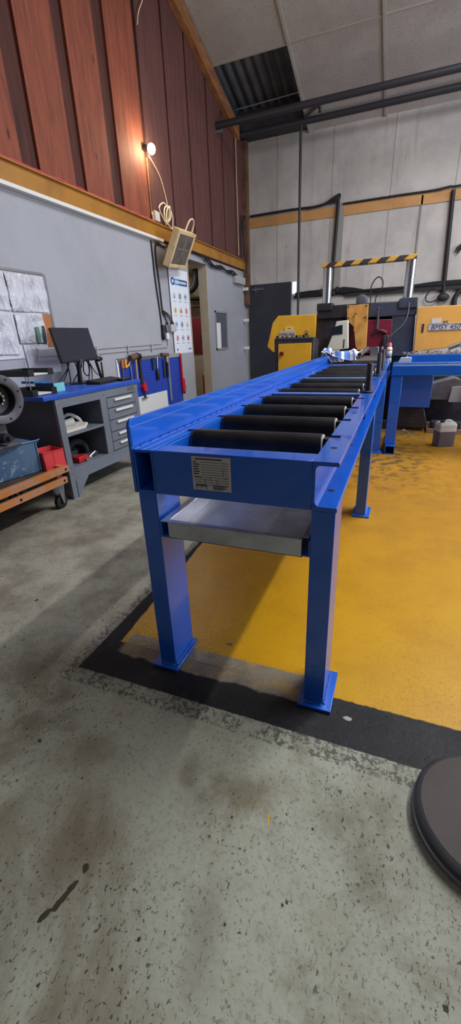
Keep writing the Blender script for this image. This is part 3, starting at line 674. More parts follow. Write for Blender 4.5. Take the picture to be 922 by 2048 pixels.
# ------------------------------------------------------------------ workbench
BX, BB = -2.731, -3.42
WB = thing('workbench', (-3.07, 3.45, 0), 'grey steel workbench with a blue top, open shelf bays and five drawers', 'workbench')
MB().box(BB, BX+.012, 2.665, 4.125, .918, .955).build('worktop', mat('blue_worktop', (34,84,190), .4, c2=(30,74,172), scale=4), WB, bev=.004)
mb = MB().box(BX-.03, BX, 2.80, 2.872, .0, .918).box(BX-.03, BX, 3.392, 3.487, .285, .918).box(BX-.03, BX, 3.994, 4.06, 0, .918)
mb.box(BX-.03, BX, 2.872, 3.392, .838, .918).box(BX-.03, BX, 3.487, 3.994, .838, .918).box(BX-.03, BX, 2.872, 3.994, .168, .285)
mb.prism([(2.86,.0),(2.872,.0),(3.05,.168),(2.86,.168)], 'x', BX-.03, BX).prism([(4.0,0),(3.988,0),(3.81,.168),(4.0,.168)], 'x', BX-.03, BX)
mb.box(BB, BX-.03, 4.03, 4.06, .17, .918).box(BB, BX-.03, 3.40, 3.43, .25, .918).box(BB, BX-.03, 2.83, 4.03, .25, .285).box(BB, BB+.01, 2.8, 4.06, .17, .918)
mb.box(BB, BB+.05, 2.80, 2.85, 0, .17).box(BB, BB+.05, 4.01, 4.06, 0, .17)
mb.build('frame', grey_paint, WB, bev=.002)
MB().box(BB, BX-.031, 2.80, 2.825, .168, .918).build('side_panel', dark_grey_and_shade, WB)  # bench grey darkened here, the unlit end's shade put into the colour
MB().box(BB+.02, BX-.002, 2.84, 3.395, .577, .600).build('shelf', grey_paint, WB, bev=.001)
for y, z in ((2.836,.30),(2.836,.24),(3.42,.30),(3.46,.30),(3.42,.262),(3.46,.262),(2.836,.87),(3.44,.875),(3.46,.875),(4.03,.86),(4.03,.83),(2.836,.845)): MB().cyl((BX, y, z), (BX+.003, y, z), .006, 10).build('bolt_head', zinc, WB)
zz = (.834, .729, .608, .486, .388, .290)
for i in range(5):
    d_ = MB().box(BX-.5, BX+.002, 3.493, 3.988, zz[i+1]+.004, zz[i]-.004).build('drawer', grey_paint, WB, bev=.003)
    zc = zz[i]-.03
    MB().box(BX+.002, BX+.022, 3.60, 3.905, zc-.013, zc+.012).build('handle', white_plastic, d_, bev=.005)
MB().box(BX, BX+.003, 3.87, 3.99, .862, .900).build('name_plate', zinc, WB)

# on the bench
M_ = thing('monitor', (-3.12, 3.70, .955), 'black flat screen computer monitor tilted back on the blue workbench', 'monitor')
RM = Matrix.Translation((-3.12, 3.64, 1.343)) @ Matrix.Rotation(math.radians(3), 4, 'Z') @ Matrix.Rotation(-.21, 4, 'Y')
MB().box(-.035, 0, -.29, .29, -.163, .163, RM).build('housing', black_plastic, M_, bev=.005)
MB().box(0, .0015, -.278, .278, -.145, .152, RM).build('screen', screen_m, M_)
MB().box(.0, .002, -.018, .018, -.159, -.150, RM).build('maker_badge', zinc, M_)
MB().cyl((-3.2, 3.70, .972), (-3.17, 3.70, 1.3), .022, 16).box(-3.2, -3.17, 3.66, 3.74, 1.2, 1.3).build('stand_post', black_plastic, M_)
MB().lathe([(0,0),(.11,0),(.11,.01),(.03,.018),(0,.018)], 28, Matrix.Translation((-3.2, 3.70, .955))).build('stand_base', black_plastic, M_)
mb = MB()
for y0, y1, s_ in ((3.52,3.60,.02),(3.56,3.5,.05),(3.63,3.72,.03),(3.78,3.66,.06),(3.84,3.9,.04),(3.75,3.95,.08),(3.6,3.44,.05)):
    mb.tube([(-3.2,y0,1.24),(-3.22,(y0+y1)/2+s_,1.12),(-3.24,y1,1.0),(-3.2,y1-.06,.962),(-3.26,y1+.05,.962)], .006, 6)
mb.tube([(-3.2,3.83,1.22),(-3.22,3.80,1.08),(-3.22,3.86,1.02),(-3.22,3.90,1.08),(-3.2,3.86,1.2)], .007, 6)
mb.tube([(-3.2,3.88,1.18),(-3.22,4.0,1.04),(-3.22,4.1,.99)], .005, 6)
solo(mb, 'cable_tangle', black_cable, (-3.22, 3.7, .955), 'tangle of black computer cables hanging below the monitor', 'cables')
KB = thing('keyboard', (-2.98, 3.85, .955), 'black computer keyboard lying on the blue worktop before the monitor', 'keyboard')
RK = Matrix.Translation((-2.97, 3.83, .955)) @ Matrix.Rotation(math.radians(5), 4, 'Z')
MB().prism([(-.085,.0),(.085,.0),(.085,.014),(-.085,.036)], 'y', -.24, .24, RK).build('case', black_plastic, KB, bev=.003)
mb = MB()
for r_ in range(5):
    for k in range(15):
        x = .066-r_*.032; z = .0165+(.085-x)*.13
        mb.box(x-.012, x+.012, -.228+k*.0305, -.204+k*.0305, z, z+.006, RK)
kk = mb.build('keys', mat('dark_keycaps', (62,60,60), .5), KB); kk['kind'] = 'stuff'
SS = thing('scanner_stand', (-3.18, 4.03, .955), 'black drooping scanner on a slanted stand beside the monitor', 'scanner')
MB().lathe([(0,0),(.05,0),(.045,.012),(0,.016)], 20, Matrix.Translation(W[SS.name])).build('foot', black_plastic, SS)
MB().cyl((-3.18,4.04,.965), (-3.18,3.985,1.17), .016, 14).cyl((-3.17,4.055,.965), (-3.17,4.06,1.15), .010, 12).build('stem', black_plastic, SS)
MB().ball((-3.17, 4.02, 1.185), .042, .8, 1.5, .7).build('head', black_plastic, SS)
def lt(z, lbl):
    t = thing('letter_tray', (-2.98, 2.82, z), lbl, 'tray', 'black letter trays')
    mb = MB(); x0, x1, y0, y1 = -3.17, -2.83, 2.675, 2.955
    mb.box(x0, x1, y0, y1, z, z+.004).box(x0, x1, y0, y0+.004, z, z+.052).box(x0, x1, y1-.004, y1, z, z+.052).box(x0, x0+.004, y0, y1, z, z+.052).box(x1-.004, x1, y0, y0+.06, z, z+.052).box(x1-.004, x1, y1-.06, y1, z, z+.052)
    mb.build('tray_shell', black_plastic, t, bev=.002)
    return t
lt(.956, 'lower black letter tray standing directly on the blue worktop')
u = lt(1.115, 'upper black letter tray raised on thin supports over another tray')
for x, y in ((-3.16,2.685),(-3.16,2.945),(-2.85,2.685),(-2.85,2.945)): MB().cyl((x, y, 1.008), (x, y, 1.116), .005, 10).build('support_rod', zinc, u)
for z, l in ((.961,'loose white paper sheets in the lower black letter tray'), (1.12,'loose white paper sheets in the upper black letter tray')):
    mb = MB(); 
    for k in range(4): mb.box(-3.15+.012*k, -2.838, 2.70+.01*k, 2.93-.008*k, z+k*.003, z+k*.003+.002, Matrix.Rotation(0, 4, 'Z'))
    solo(mb, 'paper_sheets', paper, (-3.0, 2.82, z), l, 'paper')
GB = thing('glove_box', (-2.94, 3.10, .955), 'open blue and pale teal cardboard box on the blue worktop below the monitor', 'box')
mb = MB().box(-3.12, -2.90, 3.00, 3.004, .955, 1.03).box(-3.12, -2.90, 3.126, 3.13, .955, 1.02).box(-3.12, -3.116, 3.0, 3.13, .955, 1.045).box(-3.12, -2.90, 3.0, 3.13, .955, .958)
mb.build('box_shell', teal_dark, GB)
MB().box(-2.902, -2.897, 3.0, 3.13, .955, 1.03).build('box_front', teal, GB)
MB().box(-3.25, -3.10, 2.97, 2.975, 1.03, 1.05, Matrix.Rotation(.0, 4, 'Z')).box(-3.20, -3.0, 2.99, 3.12, 1.03, 1.033).build('box_flap', teal_dark, GB)
# drill-like tool and other stock in the bays
solo(MB().cyl((-3.0,2.9,.64),(-2.87,3.13,.665),.040,16).tube([(-2.98,3.05,.67),(-2.93,3.13,.73),(-2.88,3.20,.69),(-2.87,3.23,.64)], .016, 8).cyl((-2.95,3.08,.70),(-2.95,3.02,.73),.02,12), 'power_tool', mat('white_tool_body', (205,206,206), .5), (-2.95, 3.05, .6), 'white hand tool with a hooked handle in the upper bay of the workbench', 'tool')
solo(MB().prism([(2.885,.601),(3.16,.601),(3.20,.64),(3.19,.655),(3.15,.63),(2.885,.625)], 'x', -2.98, -2.76), 'white_tray', mat('cream_tray', (222,214,204), .5), (-2.87, 3.05, .6), 'shallow white tray with a curled end in the upper bay of the workbench', 'tray', bev=.004)
solo(MB().cyl((-2.95,3.24,.606),(-2.90,3.30,.606),.006,8).cyl((-2.93,3.29,.606),(-2.93,3.36,.606),.006,8), 'drill_bit', zinc, (-2.93, 3.3, .6), 'two small steel drill bits on the upper shelf of the workbench', 'drill bit')
mb = MB().tube([(-3.0,2.92,.42),(-2.9,3.05,.34),(-2.84,3.2,.31),(-2.86,3.36,.30)], .028, 10).tube([(-2.95,3.03,.36),(-2.95,3.1,.43),(-2.95,3.2,.45),(-2.95,3.3,.40),(-2.95,3.33,.31)], .03, 10)
mb.ball((-3.05,3.12,.345), .07, 1.6, 2.2, .85)
solo(mb, 'tool_bag', grate_m, (-2.95, 3.15, .285), 'dark fabric tool bag with thick handles in the lower bay of the workbench', 'bag')
G = thing('angle_grinder', (-2.83, 3.11, .286), 'red power tool with a steel guard lying under the dark bag in the workbench', 'power tool')
MB().prism([(3.02,.287),(3.17,.287),(3.17,.33),(3.12,.35),(3.02,.34)], 'x', -2.88, -2.79).build('tool_body', red_tool, G, bev=.008)
MB().cyl((-2.80,3.18,.31),(-2.79,3.26,.345),.012,12).box(-2.81,-2.77,3.1,3.19,.287,.315).build('guard', steel, G)

# ------------------------------------------------------------------ trolley
TR = thing('platform_trolley', (-2.95, 2.0, 0), 'orange steel platform trolley on castors before the end of the workbench', 'trolley')
MB().box(-2.655, -2.60, .9, 2.675, .330, .382).box(-3.35, -3.30, .9, 2.675, .33, .382).box(-3.3, -2.655, 2.63, 2.675, .33, .382).build('upper_frame', orange_paint, TR, bev=.003)
MB().box(-3.3, -2.655, .9, 2.63, .343, .352).build('deck', mat('dark_deck_board', (64,50,46), .7, c2=(84,66,56), scale=8), TR)
for x0, x1 in ((-2.64, -2.605), (-3.35, -3.3)): MB().box(x0, x1, .9, 2.64, .238, .292).build('lower_rail', orange_paint, TR, bev=.003)
for y in (2.56, 1.0): MB().box(-3.3, -2.64, y, y+.06, .24, .33).build('cross_beam', orange_paint, TR, bev=.003)
for x, y, z in ((-2.5995,2.635,.357),(-2.6045,2.60,.266),(-2.6045,2.13,.264)): MB().cyl((x-.006, y, z), (x+.0006, y, z), .012, 14).build('bolt_hole', dark_hole, TR)
for x, y in ((-2.70,2.60),(-3.25,2.60),(-2.70,1.05),(-3.25,1.05)):
    cs = MB().box(x-.04, x+.04, y-.05, y+.05, .232, .24).prism([(y-.045,.235),(y+.045,.235),(y+.018,.062),(y-.0,.055)], 'x', x+.030, x+.036).prism([(y-.045,.235),(y+.045,.235),(y+.018,.062),(y-.0,.055)], 'x', x-.036, x-.030).build('castor', zinc, TR)
    MB().lathe([(.02,-.02),(.05,-.022),(.0615,-.016),(.0615,.016),(.05,.022),(.02,.02)], 32, Matrix.Translation((x, y+.005, .0615)) @ Matrix.Rotation(PI/2, 4, 'Y')).build('wheel', black_cable, cs)
    MB().cyl((x-.042, y+.005, .0615), (x+.042, y+.005, .0615), .011, 12).build('axle', zinc, cs)
# blue grey box with gearbox on it
RB = Matrix.Translation((-2.789, 2.550, 0)) @ Matrix.Rotation(math.radians(-13), 4, 'Z')
E_ = thing('steel_box', (-2.95, 2.2, .352), 'scratched blue grey steel box on the orange trolley', 'box')
MB().box(-.40, -.001, -.72, 0, .355, .615, RB).build('box_body', scratch_blue, E_, bev=.003)
MB().tube([RB @ Vector(p) for p in ((.002,-.72,.617),(.002,-.01,.617),(.002,.0,.60),(.002,0,.36))], .007, 8, 2).build('edge_bead', mat('pale_edge_blue', (92,140,190), .4), E_)
MB().cyl(RB @ Vector((-.02,.012,.353)), RB @ Vector((-.02,.012,.372)), .016, 14).build('foot', black_plastic, E_)
G2 = thing('gearbox', (-2.87, 2.22, .617), 'dark grey cast gearbox with a big round flange on the blue grey steel box', 'gearbox')
FC = Vector((-2.80, 2.315, .985))
RF = Matrix.Translation(FC) @ Matrix.Rotation(math.radians(-14), 4, 'Z') @ Matrix.Rotation(PI/2, 4, 'Y')
MB().lathe([(.118,.0),(.118,.018),(.130,.026),(.178,.026),(.182,.020),(.182,.0),(.16,-.02),(.15,-.12),(.12,-.2),(.0,-.2)], 64, RF).build('bell_housing', mat('grey_cast_iron', (88,86,94), .5, .3, c2=(104,102,110), scale=8), G2)
MB().lathe([(.118,.012),(.112,-.01),(.105,-.05),(.062,-.06),(.058,-.02),(.040,-.02),(.038,-.11),(.0,-.11)], 48, RF).build('inner_bore', mat('dark_cast_iron', (50,48,54), .4, .4), G2)
for k in range(8):
    a = k*PI/4+.3; p = RF @ Vector((.155*math.cos(a), .155*math.sin(a), .0255)); q = RF @ Vector((.155*math.cos(a), .155*math.sin(a), .0272)); MB().cyl(p, q, .0085, 12).build('bolt_hole', dark_hole, G2)
for k in range(10):
    a = k*PI/5; MB().ball(RF @ Vector((.050*math.cos(a), .050*math.sin(a), -.024)), .012).build('bearing_ball', zinc, G2)
MB().prism([(2.08,.617),(2.42,.617),(2.40,.67),(2.36,.69),(2.36,.82),(2.12,.82),(2.12,.69)], 'x', -3.0, -2.84).box(-2.84, -2.79, 2.10, 2.42, .617, .645).build('pedestal', bpy.data.materials['grey_cast_iron'], G2, bev=.008)
MB().cyl((-2.84, 2.28, .70), (-2.76, 2.28, .70), .038, 20).cyl((-2.76, 2.28, .70), (-2.72, 2.28, .70), .02, 16).build('drain_plug', black_steel, G2)
# red bin
RBn = thing('red_bin', (-2.83, 2.62, .352), 'red plastic storage bin on the orange trolley beside the blue grey box', 'bin')
RR = Matrix.Translation((-2.735, 2.560, .352)) @ Matrix.Rotation(math.radians(-9), 4, 'Z')
t_ = .003
mb = MB()
mb.prism([(0,0),(.205,0),(.195,.155),(-.01,.155)], 'x', -t_, 0, RR).prism([(0,0),(.205,0),(.195,.17),(-.01,.17)], 'x', -.16, -.16+t_, RR)
mb.box(-.16, 0, -.004, 0, 0, .16, RR).box(-.16, 0, .197, .2, 0, .16, RR).box(-.16, 0, 0, .2, 0, t_, RR).box(0, .004, .09, .094, 0, .15, RR).box(-.003, .006, -.012, .197, .15, .157, RR)
mb.box(0, .008, .0, .205, 0, .006, RR)
mb.build('bin_shell', red_plastic, RBn, bev=.001)
RBn.scale = (1, 1, 1)

# ------------------------------------------------------------------ left wall things
P = thing('notice_board', (XL, 3.0, 1.64), 'white framed notice board full of plastic sleeves on the white wall', 'notice board')
MB().box(XL, XL+.012, 2.3, 3.70, 1.24, 2.0).build('panel', mat('white_board', (212,212,220), .3), P)
MB().box(XL, XL+.022, 3.70, 3.725, 1.22, 2.0).box(XL, XL+.022, 2.3, 3.70, 1.985, 2.01).build('frame', zinc, P, bev=.003)
MB().box(XL+.012, XL+.016, 3.585, 3.695, 1.33, 1.64).build('cork_strip', board_wood, P)
def slv(y0, y1, z0, z1, lbl, cnr=None):
    o = solo(MB().grid(lambda u, v: (XL+.024+.005*math.sin(u*7+v*3)+.004*math.sin(v*11-u*4), y0+(y1-y0)*u, z0+(z1-z0)*v), 24, 24), 'plastic_sleeve', sleeve_m, (XL+.012, (y0+y1)/2, z0), lbl, 'plastic sleeve', 'plastic sleeves on the notice board', thick=.002)
    return o
slv(2.78, 3.205, 1.655, 1.965, 'clear sleeve of crinkled paper at the upper left of the notice board')
s1 = slv(3.215, 3.685, 1.65, 1.975, 'glossy clear sleeve at the upper right of the notice board, beside the frame')
slv(2.78, 3.19, 1.275, 1.63, 'glossy crinkled sleeve at the lower left of the notice board')
s2 = slv(3.225, 3.58, 1.37, 1.63, 'clear sleeve showing green strips beside the brown cork strip')
solo(MB().prism([(3.255,1.36),(3.45,1.36),(3.39,1.20),(3.285,1.12),(3.265,1.145)], 'x', XL+.0125, XL+.027), 'folded_sheet', sleeve_m, (XL+.025, 3.33, 1.14), 'folded shiny sheet hanging below the sleeve with green strips', 'sheet')
mb = MB().box(XL+.034, XL+.0355, 3.44, 3.485, 1.375, 1.52); W_s2 = mb.build('green_strip', mat('green_print', (96,140,120), .5), s2)
MB().box(XL+.034, XL+.0355, 3.525, 3.565, 1.375, 1.53).build('dark_strip', mat('dark_print', (64,70,78), .5), s2)
solo(MB().box(XL, XL+.006, 3.25, 3.72, 1.08, 1.24), 'white_sheet', paper, (XL+.006, 3.5, 1.08), 'plain white sheet on the wall under the notice board', 'sheet')

# safety poster
PS = thing('safety_poster', (XL, 6.63, 1.7), 'tall white safety poster with rows of small coloured symbols beside the doorway', 'poster')
MB().box(XL, XL+.006, 6.32, 6.95, 1.135, 2.36).build('sheet', mat('poster_white', (222,226,238), .45), PS)
navy = mat('poster_navy', (52,70,120), .5); sky = mat('poster_blue', (96,160,220), .5)
MB().box(XL+.006, XL+.008, 6.44, 6.91, 2.14, 2.225).build('heading_band', navy, PS)
MB().box(XL+.007, XL+.009, 6.46, 6.62, 2.145, 2.22).build('heading_tint', sky, PS)
MB().cyl((XL+.006, 6.42, 2.185), (XL+.0095, 6.42, 2.185), .055, 28).build('heading_roundel', navy, PS)
MB().cyl((XL+.009, 6.42, 2.185), (XL+.0105, 6.42, 2.185), .026, 20).build('roundel_mark', paper, PS)
mb = MB()
for k in range(9): mb.box(XL+.0085, XL+.0098, 6.50+k*.042, 6.53+k*.042, 2.165, 2.20)
mb.build('heading_letters', mat('poster_letters', (214,222,240), .5), PS)
cols = [((190,196,214),(120,128,150)), ((112,136,150),(70,92,112)), ((128,160,190),(72,98,130)), ((226,170,96),(196,130,60)), ((214,170,130),(120,80,70)), ((226,150,146),(180,50,60)),
        ((120,164,214),(70,120,190)), ((160,150,160),(100,90,104)), ((216,206,160),(160,150,96)), ((214,150,170),(150,60,90)), ((150,160,190),(96,110,150)), ((210,150,160),(120,30,56))]
k = 0
for r_ in range(4):
    for q in range(3):
        y = 6.44+q*.19; z = 1.985-r_*.205
        a_, b_ = cols[k]; k += 1
        MB().lathe([(0,0),(.052,0),(.052,.002),(0,.002)], 24, Matrix.Translation((XL+.006, y, z)) @ Matrix.Rotation(PI/2, 4, 'Y')).build('symbol', mat('symbol_ring_%d' % k, tuple(int(v*.45+222*.55) for v in a_), .5), PS)
        sh = [[(-.02,-.03),(.02,-.03),(.026,.01),(0,.034),(-.026,.01)], [(-.03,-.03),(.03,-.03),(0,.034)], [(-.018,-.034),(.018,-.034),(.018,.03),(-.018,.03)], [(-.03,-.012),(.03,-.012),(.03,.018),(-.03,.018)]][k % 4]
        MB().prism([(y+u, z+v) for u, v in sh], 'x', XL+.0078, XL+.0092).box(XL+.006, XL+.0072, y-.05, y+.05, z-.082, z-.074).build('symbol_mark', mat('symbol_ink_%d' % k, tuple(int(v*.8+200*.2) for v in b_), .5), PS)
MB().box(XL+.006, XL+.0075, 6.80, 6.92, 1.19, 1.205).cyl((XL+.006, 6.41, 1.195), (XL+.0075, 6.41, 1.195), .02, 16).build('footer_mark', navy, PS)

# switches, cables and trunking
SW = thing('wall_sockets', (XL, 6.17, 1.5), 'pair of grey switch boxes with cable glands on the white wall beside the poster', 'switch')
MB().box(XL, XL+.06, 6.02, 6.13, 1.46, 1.56).build('switch_box', zinc, SW, bev=.006)
MB().box(XL, XL+.06, 6.16, 6.33, 1.465, 1.57).build('switch_box', mat('light_grey_box', (180,182,184), .5), SW, bev=.006)
MB().box(XL, XL+.045, 6.03, 6.11, 1.36, 1.45).build('fused_spur', white_plastic, SW, bev=.005)
for y in (6.10, 6.24, 6.28): MB().cyl((XL+.03, y, 1.56), (XL+.03, y, 1.60), .018, 12).build('cable_gland', black_plastic, SW)
MB().tube([(XL+.025,5.957,1.56),(XL+.03,5.96,1.50),(XL+.03,5.95,1.42),(XL+.02,5.965,1.36)], .028, 10).build('plug', black_plastic, SW)
solo(MB().tube([(XL+.02,6.25,2.60),(XL+.02,6.05,2.615),(XL+.02,5.97,2.56),(XL+.02,5.965,2.35),(XL+.02,5.99,2.09),(XL+.02,6.01,1.75),(XL+.02,6.06,1.68),(XL+.03,6.1,1.6)], .011, 8)
     .tube([(XL+.02,6.02,1.74),(XL+.02,6.15,1.69),(XL+.03,6.24,1.6)], .009, 8).tube([(XL+.02,6.02,1.76),(XL+.02,6.20,1.70),(XL+.03,6.28,1.6)], .008, 8), 'wiring_run', black_cable, (XL+.02, 6.05, 1.6), 'bundle of black cables curving down the wall from the floodlight to the switches', 'cable')
solo(MB().tube([(XL+.015,5.879,2.63),(XL+.015,5.886,2.40),(XL+.015,5.894,2.15),(XL+.015,5.938,1.75),(XL+.015,5.957,1.53)], .010, 8), 'wiring_drop', black_cable, (XL+.015, 5.9, 1.6), 'single black cable dropping straight from the yellow beam to a plug', 'cable')
for z0, l in ((1.28, 'upper thin white conduit running along the white wall behind the monitor'), (1.225, 'lower thin white conduit running along the white wall and up to the switches')):
    mb = MB(); e = 6.06 if z0 < 1.25 else 5.9
    p = [(XL+.012, 3.9, z0), (XL+.012, e, z0+.02)]
    if z0 < 1.25: p += [(XL+.012, e+.03, z0+.05), (XL+.012, e+.03, 1.36)]
    mb.tube(p, .007, 8, 0)
    for y in (4.35, 5.0, 5.6): mb.box(XL, XL+.024, y-.012, y+.012, z0-.022, z0+.024)
    solo(mb, 'conduit', mat('white_conduit', (160,161,168), .5), (XL+.012, 5, z0), l, 'conduit', 'conduits on the left wall')

# pegboard and tools
PB = thing('pegboard', (XL, 5.6, .4), 'blue perforated tool board on the white wall beyond the workbench', 'tool board')
MB().box(XL, XL+.02, 4.74, 5.96, .40, 1.135).build('panel', blue_pegboard, PB)
MB().box(XL, XL+.022, 5.98, 6.44, .38, 1.12).build('panel', blue_pegboard, PB)
MB().box(XL, XL+.03, 4.72, 5.97, 1.10, 1.15).build('top_rail', mat('dark_rail', (92,94,100), .5), PB, bev=.003)
MB().box(XL, XL+.03, 5.97, 6.45, 1.09, 1.15).build('top_rail', mat('grey_rail', (150,150,146), .5), PB, bev=.003)
MB().box(XL, XL+.02, 4.70, 4.735, .6, 1.14).build('side_trim', white_plastic, PB)
solo(MB().box(XL+.024, XL+.036, 5.06, 5.89, 0, .62), 'melamine_sheet', mat('white_melamine', (216,214,214), .4), (XL+.03, 5.5, 0), 'plain white panel leaning on the lower part of the blue tool board', 'panel', bev=.002)
XT = XL+.035
def tool(name, label, cat, y, z, parts):
    t = thing(name, (XT, y, z), label, cat, 'tools on the blue board')
    for nm, mb, m_ in parts: mb.build(nm, m_, t, bev=.001)
    return t
tool('hacksaw', 'hacksaw with a curved yellow frame hanging on the blue tool board', 'hacksaw', 4.87, 1.03, [
    ('frame', MB().tube([(XT,4.86,1.03),(XT,4.93,1.055),(XT,4.965,1.09),(XT,4.985,1.125)], .012, 8), mat('yellow_tool', (226,176,60), .45)),
    ('handle', MB().box(XT-.015, XT+.015, 4.845, 4.88, 1.03, 1.135), bpy.data.materials['yellow_tool'])])
tool('file', 'orange handled file hanging beside the yellow hacksaw', 'file', 4.79, 1.0, [('handle', MB().box(XT-.012, XT+.012, 4.775, 4.82, 1.03, 1.13), mat('orange_tool', (196,100,54), .5)), ('blade', MB().box(XT-.004, XT+.004, 4.775, 4.80, .80, 1.03), rust)])
tool('mallet', 'big mallet with a brown head and pale wooden handle on the blue board', 'mallet', 5.06, 1.0, [
    ('head', MB().cyl((XT+.03,4.945,1.145),(XT+.03,5.10,1.165),.038,20), rust), ('striking_face', MB().cyl((XT+.03,5.10,1.165),(XT+.03,5.17,1.15),.045,20), black_plastic), ('handle', MB().cyl((XT+.03,5.075,1.14),(XT+.03,5.06,.84),.013,12), wood)])
tool('pry_bar', 'long black bar hanging beside the wooden handled mallet', 'pry bar', 5.22, .9, [('shaft', MB().box(XT-.01, XT+.01, 5.19, 5.235, .80, 1.13), black_steel)])
tool('wrench', 'bright ring spanner hanging between the hacksaw and the mallet', 'spanner', 4.98, .95, [('shaft', MB().box(XT-.006, XT+.006, 4.965, 4.985, .84, 1.06), steel)])
tool('chisel', 'short dark chisel hanging in the middle of the blue board', 'chisel', 5.56, 1.0, [('blade', MB().prism([(5.535,1.115),(5.605,1.115),(5.59,1.06),(5.55,.945),(5.535,.95)], 'x', XT-.01, XT+.01), black_steel)])
tool('screwdriver', 'big screwdriver with a silver shaft and dark grip on the blue board', 'screwdriver', 5.66, .9, [('shaft', MB().cyl((XT,5.685,1.13),(XT,5.67,.96),.013,12), steel), ('grip', MB().lathe([(0,0),(.026,0),(.032,.05),(.028,.13),(.015,.165),(0,.165)], 16, Matrix.Translation((XT,5.655,.80))), black_plastic), ])
tool('hammer', 'hammer with a rusty head and black grip hanging beside the steel rule', 'hammer', 5.93, .9, [
    ('head', MB().cyl((XT+.012,5.80,1.15),(XT+.012,6.0,1.14),.026,16), rust), ('handle', MB().cyl((XT+.012,5.95,1.13),(XT+.012,5.955,1.03),.015,12), wood), ('grip', MB().cyl((XT+.012,5.955,1.03),(XT+.012,5.94,.81),.02,12), black_plastic)])
tool('punch', 'thin dark punch hanging close beside the black gripped hammer', 'punch', 5.86, .95, [('shaft', MB().cyl((XT,5.865,1.08),(XT,5.855,.81),.013,10), black_steel)])
tool('steel_rule', 'long grey steel rule hanging on the blue tool board', 'rule', 6.04, .45, [('blade', MB().box(XL+.0225, XL+.027, 6.005, 6.06, .44, 1.11), mat('rule_grey', (150,152,156), .4, .5))])
tool('bar_clamp', 'long red bar clamp hanging at the end of the blue tool board nearer the doorway', 'clamp', 6.42, .5, [
    ('bar', MB().box(XT-.006, XT+.02, 6.395, 6.435, .52, 1.13), red_tool), ('jaw', MB().prism([(6.38,.76),(6.46,.745),(6.49,.60),(6.47,.55),(6.40,.53)], 'x', XT-.01, XT+.03), red_tool), ('tip', MB().cyl((XT+.01,6.45,.50),(XT+.01,6.45,.56),.022,12), black_plastic)])
tool('hand_clamp', 'small red clamp with black jaws hanging beside the workbench drawers', 'clamp', 5.22, .7, [
    ('body', MB().prism([(5.225,.82),(5.25,.80),(5.285,.72),(5.265,.685),(5.20,.69),(5.175,.75),(5.20,.79)], 'x', XT-.01, XT+.04), red_tool), ('screw', MB().cyl((XT+.02,5.225,.69),(XT+.02,5.225,.595),.014,10), black_steel), ('jaw', MB().box(XT, XT+.035, 5.15, 5.275, .585, .60), zinc)])
solo(MB().prism(rr(.04, .085, .015), 'z', .955, .978, Matrix.Translation((-2.86, 4.02, 0))), 'tape_measure', black_plastic, (-2.86, 4.02, .955), 'low flat black object on the blue worktop before the tool board', 'tool', bev=.004)

# red rope on the beam, lamp cable, floodlight
mb = MB(); p = []
for k in range(40): p.append((XL+.055+.008*math.sin(k*1.7), 2.2+k*.098, 2.864+.006*math.sin(k*2.3)))
solo(MB().tube(p, .009, 6, 2), 'pink_cord', pink_rope, (XL+.05, 4.0, 2.85), 'thin pink cord lying along the top of the yellow steel beam', 'cord')
L = thing('bulb_lamp', (-3.38, 5.9, 3.55), 'glowing bare bulb on the red timber boards', 'lamp')
MB().ball((-3.30, 5.88, 3.615), .05, 1, 1, 1.15).build('bulb', bulb_m, L)
MB().cyl((-3.425, 5.90, 3.66), (-3.335, 5.885, 3.63), .028, 18).box(-3.43, -3.415, 5.86, 5.94, 3.62, 3.70).build('lamp_holder', black_plastic, L)
solo(MB().box(XL+.022, XL+.037, 5.925, 5.95, 2.86, 3.56), 'batten', timber, (XL+.03, 5.94, 2.86), 'narrow upright timber batten below the glowing bulb', 'batten')
JB = thing('junction_box', (XL+.03, 5.95, 2.9), 'small cream junction box on the boards above the yellow beam', 'junction box')
MB().box(XL+.022, XL+.085, 5.945, 6.07, 2.87, 2.985).build('box', mat('grey_cream_plastic', (206,200,188), .5), JB, bev=.006)
MB().tube([(XL+.03,5.945,2.96),(XL+.06,5.91,2.93),(XL+.04,5.94,2.88)], .009, 6).build('lead', cream_cable, JB)
mb = MB().tube([(-3.38,5.93,3.58),(XL+.05,6.22,3.44),(XL+.04,6.36,3.25),(XL+.045,6.39,3.11)], .0055, 8)
mb.tube([(XL+.05,6.39,3.11),(XL+.05,6.26,3.14),(XL+.05,6.12,3.05),(XL+.05,6.22,2.95),(XL+.06,6.28,2.88)], .010, 8)
mb.tube([(XL+.06,6.40,3.10),(XL+.06,6.29,3.10),(XL+.06,6.24,3.0),(XL+.06,6.30,2.91),(XL+.06,6.36,2.96),(XL+.06,6.41,3.12)], .010, 8)
mb.tube([(XL+.07,6.42,3.11),(XL+.07,6.33,3.08),(XL+.07,6.29,2.99),(XL+.07,6.31,2.92),(XL+.07,6.40,2.98),(XL+.07,6.43,3.08)], .010, 8)
mb.tube([(XL+.055,6.42,3.12),(XL+.055,6.50,3.02),(XL+.055,6.46,2.86),(XL+.07,6.40,2.86),(XL+.07,6.24,2.92)], .010, 8)
mb.tube([(XL+.04,6.37,3.11),(XL+.055,6.43,3.13)], .016, 6, 0)
solo(mb, 'cable_coil', cream_cable, (XL+.05, 6.35, 2.86), 'coil of cream cable hanging from the bulb down to the yellow beam', 'cable')
solo(MB().tube([(XL+.05,6.62,5.80),(XL+.06,6.4,5.55),(XL+.06,6.17,5.16),(XL+.06,6.02,4.96),(XL+.06,5.97,4.83)], .007, 6), 'loose_cable', cream_cable, (XL+.05, 6.4, 5.2), 'loose cream cable end hanging high on the red boards', 'cable')
